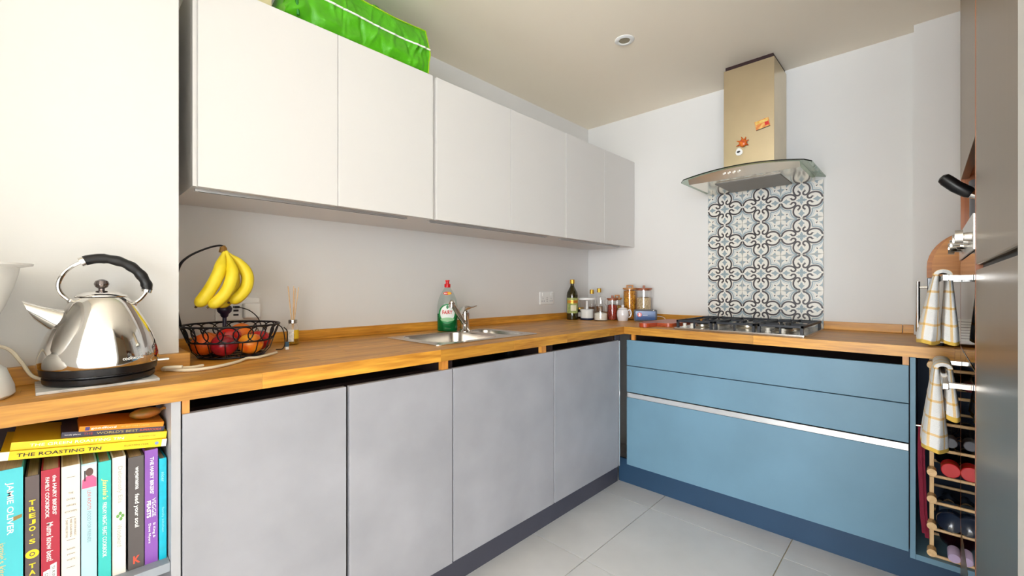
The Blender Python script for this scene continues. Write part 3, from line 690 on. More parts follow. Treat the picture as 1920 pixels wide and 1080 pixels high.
# ------------------------------------------------------------------ cream cable on the worktop
t = thing('power_cable', 'cream power cable lying in loops by the basket', 'cable', (-2.5, -.47, ZT))
o = Vector((-2.5, -.47, ZT)); zc = ZT+.0048
p = [(-2.625, -.455, zc), (-2.592, -.505, zc), (-2.545, -.508, zc), (-2.500, -.482, zc), (-2.462, -.447, zc), (-2.432, -.415, zc+.002), (-2.400, -.404, zc), (-2.360, -.372, zc), (-2.325, -.335, zc)]
bm = B(); tube(bm, [q-o for q in smooth(p, 8)], .0042, 8); obj('cord', bm, cable_white, t, sm=True)
p = [(-2.600, -.494, zc+.0085), (-2.632, -.476, zc+.008), (-2.632, -.452, zc), (-2.600, -.452, zc), (-2.572, -.462, zc), (-2.548, -.450, zc)]
bm = B(); tube(bm, [q-o for q in smooth(p, 8)], .0042, 8); obj('cord', bm, cable_white, t, sm=True)

# ------------------------------------------------------------------ kettle and trivet
t = thing('trivet', 'grey marbled ceramic tile under the kettle', 'trivet', (-2.758, -.500, ZT+.0002), math.radians(2))
bm = B(); box(bm, -.098, .098, -.088, .076, 0, .006, .001); obj('slab', bm, M('grey_marble', (150, 152, 154), .3, col2=(222, 221, 218), vs=26, stretch=(1, 3, 1), detail=8), t)
KC = (-2.752, -.500, ZT+.0064)
t = thing('kettle', 'polished steel kettle with a black arched handle', 'kettle', KC)
bm = B(); lathe(bm, [(0, 0), (.090, 0), (.095, .004), (.096, .014), (.091, .016), (.091, .019), (.099, .021), (.101, .036), (0, .036)], 48); obj('power_base', bm, black, t, sm=True)
kprof = [(.1015, .0365), (.1035, .040), (.1030, .058), (.0985, .080), (.0905, .105), (.080, .130), (.068, .154), (.056, .175), (.047, .188)]
bm = B(); lathe(bm, [(0, .0365)]+kprof+[(.044, .190), (0, .190)], 64); kb = obj('body', bm, chrome, t, sm=True, ang=50)
bm = B(); lathe(bm, [(.0455, .1905), (.046, .192), (.040, .197), (.022, .2035), (.010, .205), (0, .2055)], 48); ld = obj('lid', bm, chrome, t, sm=True)
bm = B(); lathe(bm, [(0, .205), (.006, .205), (.0055, .209), (.011, .213), (.0135, .220), (.011, .227), (.004, .2305), (0, .231)], 24); obj('lid_knob', bm, M('smoked_chrome', (120, 112, 112), .1, 1), ld, sm=True)
bm = B(); rs = []
for px, pz, r, tilt in ((-.050, .132, .033, .9), (-.075, .143, .0235, .75), (-.098, .157, .0155, .6), (-.116, .169, .0100, .0)):
    d = Vector((-1, -.12, .55)).normalized(); u = Vector((0, 1, 0)); v = d.cross(u).normalized()
    rs.append([bm.verts.new(Vector((px, -.006-.12*(-px-.05), pz))+u*math.cos(2*PI*k/20)*r+v*math.sin(2*PI*k/20)*r+d*(0 if tilt else -math.sin(2*PI*k/20)*.012)) for k in range(20)])
for a, b in zip(rs, rs[1:]):
    for k in range(20): bm.faces.new((a[k], a[(k+1) % 20], b[(k+1) % 20], b[k]))
obj('spout', bm, chrome, t, sm=True)
arcp = [(-.050, .181), (-.066, .200), (-.069, .222), (-.058, .248), (-.036, .268), (-.010, .278), (.018, .277), (.046, .266), (.067, .246), (.079, .222), (.080, .204), (.070, .186), (.056, .172)]
sp_ = smooth([(a, 0, b) for a, b in arcp], 6)
i0, i1 = 25, 60
bm = B(); tube(bm, sp_[:i0+2], .0042, 10); tube(bm, sp_[i1-2:], .0042, 10); obj('handle_rod', bm, chrome, t, sm=True)
rr = [.0112+.0009*math.sin((k)*1.1)*(.25 if k < 8 else 1) for k in range(i1-i0+1)]; rr[0] = .0075; rr[-1] = .0075
bm = B(); tube(bm, sp_[i0:i1+1], rr, 14); gr = obj('grip', bm, black, t, sm=True)
for i in (i0, i1):
    d = (sp_[i+1]-sp_[i-1]).normalized()*.004; bm = B(); cyl(bm, sp_[i]-d, sp_[i]+d, .0105, seg=20); obj('ferrule', bm, chrome, gr, sm=True)
for a in (0, -1):
    bm = B(); ball(bm, sp_[a], .007, 12); obj('pivot', bm, chrome, t, sm=True)
def krad(z):
    for (r0, z0), (r1, z1) in zip(kprof, kprof[1:]):
        if z0 <= z <= z1: return r0+(r1-r0)*(z-z0)/(z1-z0)+.0004
    return .1038
text('cookworks', white_ink, t, (0, 0, .054), h=.008, wd=.042, wrap=((0, 0), krad, math.radians(-62)), bold=.01)
bm = B(); box(bm, .098, .124, -.006, .008, .030, .0345, .001); obj('switch_lever', bm, steel, t)
o = Vector(KC); p = [(-2.99, -.465, 1.0), (-2.93, -.458, 1.005), (-2.898, -.452, .997), (-2.878, -.452, .966), (-2.862, -.458, .934), (-2.842, -.468, .9225)]
bm = B(); tube(bm, [q-o for q in smooth(p, 6)], .0036, 8); obj('power_cord', bm, cable_white, t, sm=True, label='cream power cord')
# white bowl at the left edge
t = thing('mixing_bowl', 'white mixing bowl on a pedestal at the left edge', 'bowl', (-2.985, -.545, ZT+.0002))
bm = B(); lathe(bm, [(0, .105), (.03, .106), (.055, .118), (.075, .145), (.090, .180), (.101, .215), (.108, .245), (.110, .258), (.128, .262), (.129, .266), (.108, .266), (.104, .250), (.094, .205), (.070, .150), (.04, .122), (0, .118)], 56); obj('bowl', bm, M('milky_plastic', (236, 234, 228), .25), t, sm=True)
bm = B(); lathe(bm, [(0, 0), (.098, 0), (.104, .006), (.103, .02), (.092, .055), (.06, .085), (.035, .098), (.032, .107), (0, .107)], 48); obj('pedestal', bm, white_matt, t, sm=True)

# ------------------------------------------------------------------ cookbooks
def book(label, x0, x1, zt, cov, y=-.615, zb=.5032, depth=.175, hard=True, lean=0):
    th = x1-x0-.0012; h = zt-zb
    t = thing('cookbook', label, 'book', ((x0+x1)/2, y, zb)); t.rotation_euler = (0, lean, 0)
    c = .0022 if hard else .0008
    bm = B(); rng = [(-th/2, -th/2+c, 0, depth), (th/2-c, th/2, 0, depth), (-th/2+c, th/2-c, 0, c)]
    for a, b, p, q in rng: box(bm, a, b, p, q, 0, h)
    obj('cover', bm, cov, t)
    e = .004 if hard else 0.0005
    bm = B(); box(bm, -th/2+c, th/2-c, c+.0002, depth-e, e, h-e); obj('pages', bm, pages, t)
    t['h'] = h; t['th'] = th
    return t
def spine(t, s, mat, dx, z0, z1, h, bold=0, shear=0):       # text running down the spine between heights z1 (start) and z0
    return text(s, mat, t, (dx, -.0006, (z0+z1)/2), DOWN, h=h, wd=z1-z0, bold=bold, shear=shear)
turq = M('turquoise_cover', (74, 190, 200), .35, var=.05, vs=10); 
t = book('turquoise cookbook with torn brown spine foot, leftmost on the shelf', -2.912, -2.868, .780, turq)
spine(t, 'JAMIE OLIVER', white_ink, .004, .152, .252, .011, .01); spine(t, "jamie's kitchen", M('tan_print', (222, 184, 120), .6), -.006, .055, .140, .012)
bm = B(); prism(bm, [(-.0215, -.0007, .0), (.0215, -.0007, 0), (.0215, -.0007, .040), (.014, -.0007, .034), (.008, -.0007, .046), (0, -.0007, .036), (-.006, -.0007, .043), (-.013, -.0007, .034), (-.0215, -.0007, .030)], (0, .0004, 0)); obj('torn_foot', bm, M('worn_board', (120, 96, 96), .7, var=.25, vs=40), t)
bm = B(); prism(bm, [(.009, -.0007, .176), (.020, -.0007, .180), (.020, -.0007, .186), (.009, -.0007, .184)], (0, .0004, 0)); obj('scuff', bm, M('scuff_brown', (150, 124, 70), .7), t)
tre = M('brown_grey_cover', (92, 80, 80), .5, var=.05)
t = book('brown-grey cookbook with stacked yellow capital letters', -2.8665, -2.8465, .759, tre, y=-.617)
for i, ch in enumerate("TREJO"): text(ch, yellow_ink, t, (0, -.0006, .204-.0128*i), h=.0092, wd=.0088, bold=.03)
text('.', yellow_ink, t, (0, -.0006, .140), h=.0022, wd=.0022); text('S', yellow_ink, t, (0, -.0006, .128), h=.0092, wd=.0085, bold=.03)
bm = B(); prism(bm, [(.0092*math.cos(a), -.0006, .103+.0085*math.sin(a)) for a in [2*PI*k/24 for k in range(24)]], (0, .0003, 0)); em = obj('emblem', bm, yellow_ink, t)
bm = B(); prism(bm, [(.004*math.cos(a), -.0009, .103+.0042*math.sin(a)) for a in [2*PI*k/8+PI/8 for k in range(8)]], (0, .0002, 0)); obj('emblem_mark', bm, tre, em)
bm = B(); prism(bm, [(.0025*math.cos(a), -.0011, .103+.0024*math.sin(a)) for a in [2*PI*k/8+PI/8 for k in range(8)]], (0, .0001, 0)); obj('emblem_mark', bm, yellow_ink, em)
for i, ch in enumerate("TACOS"): text(ch, yellow_ink, t, (0, -.0006, .080-.0130*i), h=.0092, wd=.0088, bold=.03)
red = M('crimson_cover', (172, 38, 60), .4, var=.05)
t = book('crimson red cookbook with white lettering and a white tag', -2.8455, -2.8185, .764, red)
spine(t, 'the HAIRY BIKERS’', white_ink, .0055, .168, .248, .0055, .02); spine(t, 'FAMILY COOKBOOK', white_ink, -.0045, .165, .246, .0055, .02); spine(t, 'Mums know best!', white_ink, -.001, .078, .155, .009, .01)
for z0, z1, dx in ((.012, .062, -.0055), (.020, .072, .004)):
    bm = B(); prism(bm, [(dx-.0045, -.0006, z0), (dx+.0045, -.0006, z0), (dx+.0045, -.0006, z1), (dx-.0045, -.0006, z1-.003)], (0, .0003, 0)); obj('white_tag', bm, white_ink, t)
text('SI KING &', black_ink, t, (.004, -.0009, .046), DOWN, h=.0045, wd=.040); text('DAVE', black_ink, t, (-.0055, -.0009, .044), DOWN, h=.0045, wd=.022)
cream = M('cream_cover', (232, 222, 208), .5, var=.02)
t = book('cream cookbook with tiny grey centred lettering', -2.8175, -2.7895, .763, cream)
gi = M('grey_print', (110, 100, 96), .6)
for i, (s, w_) in enumerate((('THE', .007), ('EXTRA', .012), ('VIRGIN', .014), ('KITCHEN', .017))): text(s, gi, t, (0, -.0006, .204-.0125*i), h=.0036, wd=w_)
for i, s in enumerate(('RECIPES FOR WHEAT-', 'FREE SUGAR-FREE &', 'DAIRY-FREE EATING')): text(s, gi, t, (.006-.006*i, -.0006, .132), DOWN, h=.0030, wd=.036)
for i, s in enumerate(('SUSAN', 'JANE', 'WHITE')): text(s, gi, t, (0, -.0006, .090-.011*i), h=.0034, wd=.012)
for z in (.236, .153, .108, .052):
    bm = B(); box(bm, -.006, .006, -.0008, -.0004, z, z+.0006); obj('rule_line', bm, gi, t)
pale = M('pale_blue_cover', (176, 214, 222), .4, var=.03)
t = book('pale blue cookbook with a small portrait at the spine top', -2.789, -2.7645, .760, pale)
bm = B(); box(bm, -.0114, .0114, -.0008, -.0003, .205, .254); pf = obj('portrait_panel', bm, M('portrait_backdrop', (206, 206, 210), .5), t)
bm = B(); prism(bm, [(x, -.0010, z) for x, z in ((-.0110, .206), (.0110, .206), (.0110, .224), (.005, .231), (-.003, .231), (-.0100, .224))], (0, .0002, 0)); obj('pink_shirt', bm, M('pink_print', (222, 96, 140), .5), pf)
bm = B(); prism(bm, [(.0005+.0058*math.cos(a), -.0012, .2385+.0085*math.sin(a)) for a in [2*PI*k/16 for k in range(16)]], (0, .0002, 0)); obj('head', bm, M('brown_print', (96, 70, 64), .5), pf)
for x in (-.0075, -.006): bm = B(); box(bm, x, x+.0011, -.0012, -.001, .221, .243); obj('braid', bm, black_ink, pf)
spine(t, 'LEVI ROOTS', M('coral_print', (216, 110, 110), .6), 0, .160, .200, .0055); spine(t, 'FOOD FOR FRIENDS', M('slate_print', (136, 156, 170), .6), 0, .092, .156, .0055)
teal = M('teal_cover', (60, 190, 184), .4, var=.04)
t = book('teal cookbook with a yellow script title', -2.7635, -2.7425, .757, teal)
spine(t, "Jamie's", M('lemon_print', (240, 222, 130), .6), 0, .172, .218, .011, .01, .3); spine(t, 'FRIDAY NIGHT FEAST COOKBOOK', white_ink, 0, .050, .166, .0065, .01)
whitec = M('white_cover', (230, 224, 214), .5, var=.02)
t = book('white cookbook with faint grey lettering and a green sprig', -2.7415, -2.7185, .759, whitec, y=-.611)
lg = M('faint_print', (176, 172, 166), .6); spine(t, 'Deliciously Ella', lg, .001, .155, .235, .009); spine(t, 'Woodward', lg, .001, .060, .108, .008)
bm = B()
for dx, dz in ((.002, .132), (.006, .126), (-.002, .127), (.003, .120)): prism(bm, [(dx+.0028*math.cos(a), -.0006, dz+.0038*math.sin(a)) for a in [2*PI*k/8 for k in range(8)]], (0, .0002, 0))
obj('sprig', bm, M('sprig_green', (110, 160, 90), .6), t)
char = M('charcoal_cover', (88, 82, 82), .5, var=.04)
t = book('charcoal cookbook with bold white lettering and a red letter', -2.7155, -2.6880, .752, char, y=-.612)
spine(t, 'wagamama', white_ink, 0, .176, .226, .0075, .02); spine(t, 'feed your soul', white_ink, .0005, .092, .166, .0095, .02); text('K', M('vermilion_print', (226, 84, 60), .6), t, (.001, -.0006, .020), h=.017, wd=.012, bold=.03)
purp = M('purple_cover', (136, 84, 172), .35, var=.06, vs=12)
t = book('purple cookbook with white lettering', -2.6875, -2.6635, .760, purp, y=-.611)
spine(t, 'THE HAIRY BIKERS’', white_ink, .001, .156, .240, .0065, .02); spine(t, 'VEGGIE', white_ink, .0045, .104, .146, .007); spine(t, 'FEASTS', white_ink, -.0045, .104, .142, .007, .03)
spine(t, 'Si King &', white_ink, .0045, .056, .090, .0055, .01); spine(t, 'Dave Myers', white_ink, -.0035, .046, .090, .0055, .01)
cyan = M('cyan_cover', (16, 178, 204), .3, var=.1, vs=60)
t = book('thin bright cyan book next to the grey side panel', -2.6625, -2.6480, .735, cyan, y=-.612)
spine(t, 'nicer', M('pale_cyan_print', (150, 226, 236), .5), 0, .178, .200, .0055, .01); spine(t, 'family kitchen', MATS['pale_cyan_print'], 0, .062, .120, .005)
# flat stack lying on the standing books
def flat(label, x0, x1, z, th, cov, y, depth, tilt, rz=0, mat_pages=pages):
    L_ = (x1-x0); t = thing('cookbook', label, 'book', (x0, y, z)); t.rotation_euler = (0, tilt, rz)
    bm = B(); c = .0014
    for a, b, p, q in ((0, depth, 0, c), (0, depth, th-c, th), (0, c, c, th-c)): box(bm, 0, L_, a, b, p, q)
    obj('cover', bm, cov, t); bm = B(); box(bm, .003, L_-.003, c+.0002, depth-.003, c, th-c); obj('pages', bm, mat_pages, t); return t
TL = math.radians(8.3)
yl = M('yellow_cover', (232, 200, 20), .4, var=.03); yl2 = M('bright_yellow_cover', (240, 208, 40), .35, var=.03)
t = flat('yellow book with black capital title, lowest of the flat stack', -2.900, -2.648, .7985, .0165, yl, -.612, .17, TL)
bm = B(); box(bm, -.0006, .012, -.0007, -.0002, .0002, .0163); obj('white_end', bm, white_ink, t); bm = B(); box(bm, .244, .2526, -.0007, -.0002, .0002, .0163); obj('white_end', bm, white_ink, t)
text('THE ROASTING TIN', black_ink, t, (.082, -.0009, .0082), h=.0068, wd=.120, bold=.01); text('RUKMINI IYER', M('olive_print', (140, 120, 30), .6), t, (.200, -.0009, .0085), h=.0035, wd=.042)
bm = B(); prism(bm, [(.235+.0035*math.cos(a), -.0008, .0085+.0035*math.sin(a)) for a in [2*PI*k/12 for k in range(12)]], (0, .0003, 0)); obj('badge', bm, M('blue_badge', (130, 150, 190), .5), t)
t = flat('bright yellow book with white title, second in the flat stack', -2.886, -2.646, .8135, .0150, yl2, -.606, .165, TL)
text('THE GREEN ROASTING TIN', white_ink, t, (.095, -.0004, .0075), h=.0055, wd=.140); text('RUKMINI IYER', MATS['olive_print'], t, (.205, -.0004, .0080), h=.0030, wd=.030)
t = flat('navy grey book with gold and orange title on the yellow books', -2.818, -2.650, .8187, .0115, M('navy_cover', (62, 60, 80), .4), -.600, .12, TL)
text('THE', M('rust_print', (176, 70, 50), .6), t, (.040, -.0004, .0057), h=.0045, wd=.014); text("WORLD'S BEST", M('gold_print', (196, 176, 96), .6), t, (.087, -.0004, .0057), h=.0050, wd=.068); text('SUPERFOODS', M('orange_print', (222, 96, 50), .6), t, (.143, -.0004, .0057), h=.0045, wd=.038)
text('lonely planet', white_ink, t, (.017, -.0004, .0057), h=.0032, wd=.024)
t = flat('slim orange cookbook on top of the flat stack', -2.792, -2.652, .8268, .0105, M('orange_cover', (232, 138, 14), .4), -.604, .12, TL)
bm = B(); box(bm, .009, .016, -.0006, -.0001, .0015, .0088); obj('logo_block', bm, M('indigo_print', (70, 60, 120), .5), t)
text('goodfood', white_ink, t, (.038, -.0004, .0052), h=.0058, wd=.040, bold=.01); text('101 BEST EVER CURRIES', M('peach_print', (246, 190, 110), .6), t, (.090, -.0004, .0055), h=.0026, wd=.048)
t = thing('dried_gourd', 'mottled olive brown dried gourd on the orange book', 'gourd', (-2.682, -.575, .8215))
bm = B()
gm = M('gourd_skin', (96, 84, 26), .5, col2=(168, 88, 24), vs=28)
ball(bm, (0, 0, .016), .020, 16, (1.45, .9, .62)); obj('husk', bm, gm, t, sm=True)
bm = B(); tube(bm, [(.026, 0, .018), (.034, -.002, .022), (.038, -.004, .020)], [.004, .003, .002], 6); obj('stalk', bm, gm, t, sm=True)
# ------------------------------------------------------------------ sink and tap
def loop_edges(bm, pts):
    vs = [bm.verts.new(p) for p in pts]; return vs, [bm.edges.new((vs[i], vs[(i+1) % len(vs)])) for i in range(len(vs))]
t = thing('kitchen_sink', 'inset steel one and a half bowl sink', 'sink', (-1.547, -.375, ZT))
FX0, FX1, FY0, FY1 = -1.845, -1.25, -.563, -.187; zf = ZT+.0028
bm = B(); ed = []
ov_, e = loop_edges(bm, [(x, y, zf) for x, y in rrect(FX1-FX0, FY1-FY0, .03, 5, (FX0+FX1)/2, (FY0+FY1)/2)]); ed += e
BW = [(-1.795, -1.462, -.525, -.207, .16, .055), (-1.405, -1.277, -.515, -.215, .12, .045)]; hl = []
for x0, x1, y0, y1, d, r in BW:
    v, e = loop_edges(bm, [(x, y, zf) for x, y in rrect(x1-x0, y1-y0, r, 6, (x0+x1)/2, (y0+y1)/2)]); ed += e; hl.append(v)
bmesh.ops.triangle_fill(bm, use_beauty=True, edges=ed)
lo = [bm.verts.new(v.co+Vector((0, 0, -.0028))) for v in ov_]
for i in range(len(ov_)): bm.faces.new((ov_[i], ov_[(i+1) % len(ov_)], lo[(i+1) % len(lo)], lo[i]))
obj('flange', bm, steel, t, world=True)
for x0, x1, y0, y1, d, r in BW:
    bm = B(); rows = []; cx, cy = (x0+x1)/2, (y0+y1)/2
    for s, z in ((0, zf), (.004, zf-.004), (.012, zf-.06), (.016, zf-d+.03), (.024, zf-d+.01), (.04, zf-d)):
        rows.append([bm.verts.new((x, y, z)) for x, y in rrect(x1-x0-2*s, y1-y0-2*s, max(.02, r-s*.5), 6, cx, cy)])
    for a, b in zip(rows, rows[1:]):
        for i in range(len(a)): bm.faces.new((a[i], a[(i+1) % len(a)], b[(i+1) % len(a)], b[i]))
    bm.faces.new(rows[-1]); bo = obj('bowl', bm, steel, t, sm=True, world=True)
    bm = B(); lathe(bm, [(0, .003), (.02, .004), (.036, .002), (.04, .0005)], 24, (cx, cy, zf-d)); obj('drain', bm, chrome, bo, sm=True)
    if x1 < -1.45:
        bm = B(); box(bm, x0+.0125, x0+.0165, -.40, -.345, zf-.052, zf-.027, .001); oo = obj('overflow', bm, steel, bo)
        bm = B(); box(bm, x0+.0165, x0+.0172, -.392, -.353, zf-.046, zf-.033); obj('overflow_slot', bm, black, oo)
t = thing('mixer_tap', 'chrome single-lever mixer tap between the sink bowls', 'tap', (-1.434, -.235, zf+.0002))
bm = B(); lathe(bm, [(0, 0), (.026, 0), (.026, .006), (.021, .010), (.021, .078), (.0225, .080), (.0225, .092), (.020, .094), (0, .094)], 28); obj('body', bm, chrome, t, sm=True)
bm = B(); tube(bm, smooth([(0, 0, .035), (-.06, -.038, .075), (-.13, -.084, .120), (-.168, -.110, .145)], 5), [.012]*6+[.0115]*5+[.011]*5, 14); s_ = obj('spout', bm, chrome, t, sm=True)
bm = B(); ball(bm, (-.172, -.113, .149), .0155, 16, (1, 1, .85)); cyl(bm, (-.172, -.113, .148), (-.174, -.114, .126), .0135, .0125, 18); obj('aerator', bm, chrome, s_, sm=True)
bm = B(); rs = []
for (x, z, wy, hz) in ((-.024, .095, .014, .004), (-.012, .112, .020, .010), (.010, .119, .020, .009), (.030, .117, .016, .006), (.050, .119, .012, .004), (.072, .124, .009, .003)):
    rs.append([bm.verts.new((x, wy*math.cos(2*PI*k/14), z+hz*math.sin(2*PI*k/14)-(.006 if k in (8,9,10,11,12,13) and x < .02 else 0))) for k in range(14)])
for a, b in zip(rs, rs[1:]):
    for k in range(14): bm.faces.new((a[k], a[(k+1) % 14], b[(k+1) % 14], b[k]))
bm.faces.new(rs[0]); bm.faces.new(rs[-1]); lathe(bm, [(.020, .0935), (.020, .100), (.014, .112), (0, .114)], 20); obj('lever', bm, chrome, t, sm=True)
# ------------------------------------------------------------------ washing-up liquid
t = thing('dish_soap_bottle', 'clear washing-up liquid bottle with green soap and red cap', 'soap bottle', (-1.470, -.142, ZT+.0003), math.radians(-38))
EA, EB = .051, .028
wp = [(.046, .0), (.050, .004), (.051, .02), (.051, .10), (.0495, .13), (.044, .16), (.034, .185), (.023, .205), (.016, .215), (.013, .222)]
def soap_w(z):
    for (r0, z0), (r1, z1) in zip(wp, wp[1:]):
        if z0 <= z <= z1: return r0+(r1-r0)*(z-z0)/(z1-z0)
    return .05
bm = B(); lathe(bm, [(0, 0)]+[(r, z) for r, z in wp], 36, sx=1, sy=EB/EA); obj('bottle', bm, thin_glass('soap_bottle_plastic', (240, 246, 244), .8, .08), t, sm=True)
bm = B(); lathe(bm, [(0, .002), (.045, .002), (.049, .006), (.0498, .020), (.0498, .088), (0, .088)], 36, sx=1, sy=EB/EA*.98); obj('liquid', bm, M('green_soap', (0, 122, 58), .12, trans=.35, ior=1.33), t, sm=True)
bm = B(); lathe(bm, [(.015, .219), (.0155, .236), (.009, .238), (.0085, .249), (.011, .251), (.011, .256), (0, .257)], 20); obj('cap', bm, M('red_cap', (206, 20, 26), .35), t, sm=True)
def decal(name, mat, rx, rz_, cz, off, cx=0, rin=0):
    bm = B(); rings = []
    for k in range(9):
        f = rin+(1-rin)*k/8; rings.append([bm.verts.new((cx+rx*f*math.cos(2*PI*q/40), 0, cz+rz_*f*math.sin(2*PI*q/40))) for q in range(40)])
    for a, b in zip(rings, rings[1:]):
        for q in range(40): bm.faces.new((a[q], a[(q+1) % 40], b[(q+1) % 40], b[q]))
    for v in bm.verts:
        wd = soap_w(v.co.z); v.co.y = -wd*EB/EA*math.sqrt(max(0, 1-(v.co.x/wd)**2))-off
    return obj(name, bm, mat, t)
gl = M('label_green', (18, 132, 66), .4); lw = M('label_white', (236, 240, 234), .4)
decal('label_ring', gl, .043, .050, .088, .0006, rin=.80); dl = decal('label_disc', lw, .0355, .041, .090, .0008)
decal('label_swirl', M('label_lime', (150, 200, 150), .4), .034, .010, .060, .0010); decal('label_leaf', gl, .006, .009, .122, .0012)
decal('promo_oval', M('promo_red', (206, 50, 30), .4), .021, .0085, .190, .0006); decal('promo_spot', M('promo_gold', (232, 176, 40), .4), .009, .007, .190, .0009, .009)
for s, mt, z, h_, w_, off in (('FAIRY', red_ink, .096, .019, .050, .0014), ('MAX', white_ink, .190, .006, .014, .0012)):
    o_ = text(s, mt, t, (0, 0, z), h=h_, wd=w_, bold=.03)
    for v in o_.data.vertices:
        if s == 'MAX': v.co.x -= .009
        wd = soap_w(v.co.z); v.co.y = -wd*EB/EA*math.sqrt(max(0, 1-(v.co.x/wd)**2))-off

# ------------------------------------------------------------------ corner group
t = thing('olive_oil_bottle', 'tall dark green olive oil bottle with gold cap', 'bottle', (-.378, -.122, ZT+.0003), math.radians(-54+8))
bm = B(); lathe(bm, [(0, 0), (.036, 0), (.039, .004), (.039, .165), (.036, .185), (.026, .205), (.015, .225), (.0125, .235), (.0125, .252), (0, .252)], 36); obj('bottle', bm, M('dark_olive_glass', (52, 44, 10), .08, trans=.25, coat=.5), t, sm=True)
bm = B(); lathe(bm, [(.0145, .246), (.0165, .247), (.0165, .272), (.014, .275), (0, .275)], 24); obj('cap', bm, gold, t, sm=True)
wl = lambda z: .0396
bm = B(); lathe(bm, [(.0394, .045), (.0394, .150)], 24, a0=math.radians(-160), a1=math.radians(-20)); obj('label', bm, M('olive_label', (96, 132, 70), .5, col2=(190, 190, 120), vs=40), t)
bm = B(); lathe(bm, [(.0396, .112), (.0396, .134)], 20, a0=math.radians(-158), a1=math.radians(-22)); obj('label_band', bm, gold, t)
bm = B(); lathe(bm, [(.0397, .062), (.0397, .100)], 14, a0=math.radians(-115), a1=math.radians(-55)); obj('label_panel', bm, M('label_cream', (226, 220, 190), .5), t)
text('FILIPPO BERIO', red_ink, t, (0, 0, .123), h=.010, wd=.066, wrap=((0, 0), lambda z: .0400, math.radians(-90)), bold=.01)
t = thing('mini_chopper', 'white mini chopper with a clear bowl and flat white lid', 'chopper', (-.322, -.205, ZT+.0003))
bm = B(); lathe(bm, [(0, 0), (.044, 0), (.046, .003), (.046, .012), (0, .012)], 32); obj('foot', bm, M('navy_rubber', (28, 36, 60), .5), t, sm=True)
bm = B(); lathe(bm, [(0, .0125), (.043, .0125), (.044, .02), (.044, .055), (.048, .070), (.046, .072), (0, .072)], 36); obj('base', bm, M('satin_white', (232, 236, 236), .3), t, sm=True)
bm = B(); lathe(bm, [(.044, .0722), (.050, .085), (.053, .136), (.051, .136), (.047, .085), (.042, .0735)], 36); obj('clear_bowl', bm, glass, t, sm=True)
bm = B(); lathe(bm, [(0, .0725), (.010, .0725), (.008, .128), (0, .129)], 16); obj('spindle', bm, white_matt, t, sm=True)
bm = B(); lathe(bm, [(0, .1365), (.056, .1365), (.058, .140), (.057, .148), (.05, .150), (0, .150)], 36); obj('lid', bm, M('satin_white_lid', (236, 238, 238), .3), t, sm=True)
def small_bottle(label, x, y, h):
    t = thing('glass_bottle', label, 'bottle', (x, y, ZT+.0003), group=None)
    bm = B(); lathe(bm, [(0, 0), (.024, 0), (.026, .003), (.026, h*.55), (.020, h*.66), (.010, h*.76), (.009, h-.02), (0, h-.02)], 24); obj('bottle', bm, glass, t, sm=True)
    bm = B(); lathe(bm, [(0, .002), (.024, .003), (.024, h*.4), (0, h*.4)], 20); obj('contents', bm, M('amber_vinegar', (150, 96, 40), .15, trans=.5), t, sm=True)
    bm = B(); lathe(bm, [(.0105, h-.028), (.015, h-.028), (.015, h), (.012, h+.002), (0, h+.002)], 20); obj('cap', bm, gold, t, sm=True)
small_bottle('small clear bottle with gold cap nearer the oil bottle', -.135, -.121, .203)
small_bottle('small clear bottle with gold cap nearer the pasta jar', -.115, -.170, .213)
t = thing('dark_jar', 'small dark jar with gold lid beside the olive oil', 'jar', (-.255, -.098, ZT+.0003))
bm = B(); lathe(bm, [(0, 0), (.026, 0), (.030, .006), (.031, .05), (.026, .065), (0, .065)], 24); obj('glass_body', bm, M('dark_jar_glass', (50, 36, 30), .12), t, sm=True)
bm = B(); lathe(bm, [(.0312, .015), (.0312, .045)], 14, a0=math.radians(-190), a1=math.radians(-70)); obj('label', bm, white_ink, t)
bm = B(); lathe(bm, [(.026, .0655), (.029, .066), (.029, .079), (0, .080)], 24); obj('lid', bm, gold, t, sm=True)
def jar(label, x, y, r, h, cont, fill, lid, grip, rz=0, lidm=None):
    t = thing('storage_jar', label, 'jar', (x, y, ZT+.0003), rz)
    bm = B(); lathe(bm, [(0, 0), (r-.003, 0), (r, .004), (r, h), (r-.0022, h), (r-.0022, .005), (0, .004)], 40); obj('glass_body', bm, glass, t, sm=True)
    bm = B(); prof = [(0, .0045), (r-.003, .0045), (r-.003, fill*.5), (r-.0028, fill), (r*.6, fill+.004), (0, fill+.006)]; lathe(bm, prof, 40); obj('contents', bm, cont, t, sm=True, kind='stuff')
    if lid:
        lm = lidm or bamboo
        bm = B(); lathe(bm, [(0, h-.006), (r-.003, h-.006), (r-.003, h+.0005), (r+.003, h+.0005), (r+.004, h+.004), (r+.003, h+.010), (0, h+.0105)], 40); lo_ = obj('lid', bm, lm, t, sm=True)
        bm = B()
        if grip == 'bridge':
            for s in (-1, 1): box(bm, s*r*.42-.0045, s*r*.42+.0045, -.006, .006, h+.0105, h+.022)
            box(bm, -r*.42-.0045, r*.42+.0045, -.006, .006, h+.022, h+.030, .001)
        else: box(bm, -.006, .006, -.0075, .0075, h+.0105, h+.028, .001)
        obj('lid_grip', bm, lm, lo_)
    return t
pasta = granular('dry_pasta', (150, 82, 8), (226, 168, 40), 130, (206, 132, 20)); oats = granular('rolled_oats', (176, 148, 104), (226, 206, 168), 220)
lent = granular('red_lentils', (110, 22, 12), (178, 64, 26), 190, (150, 34, 18)); nuts = granular('yellow_grain', (170, 120, 50), (216, 178, 96), 170)
jar('tall jar of golden pasta with a wooden lid', -.085, -.398, .044, .208, pasta, .196, 1, 'bridge', math.radians(-52))
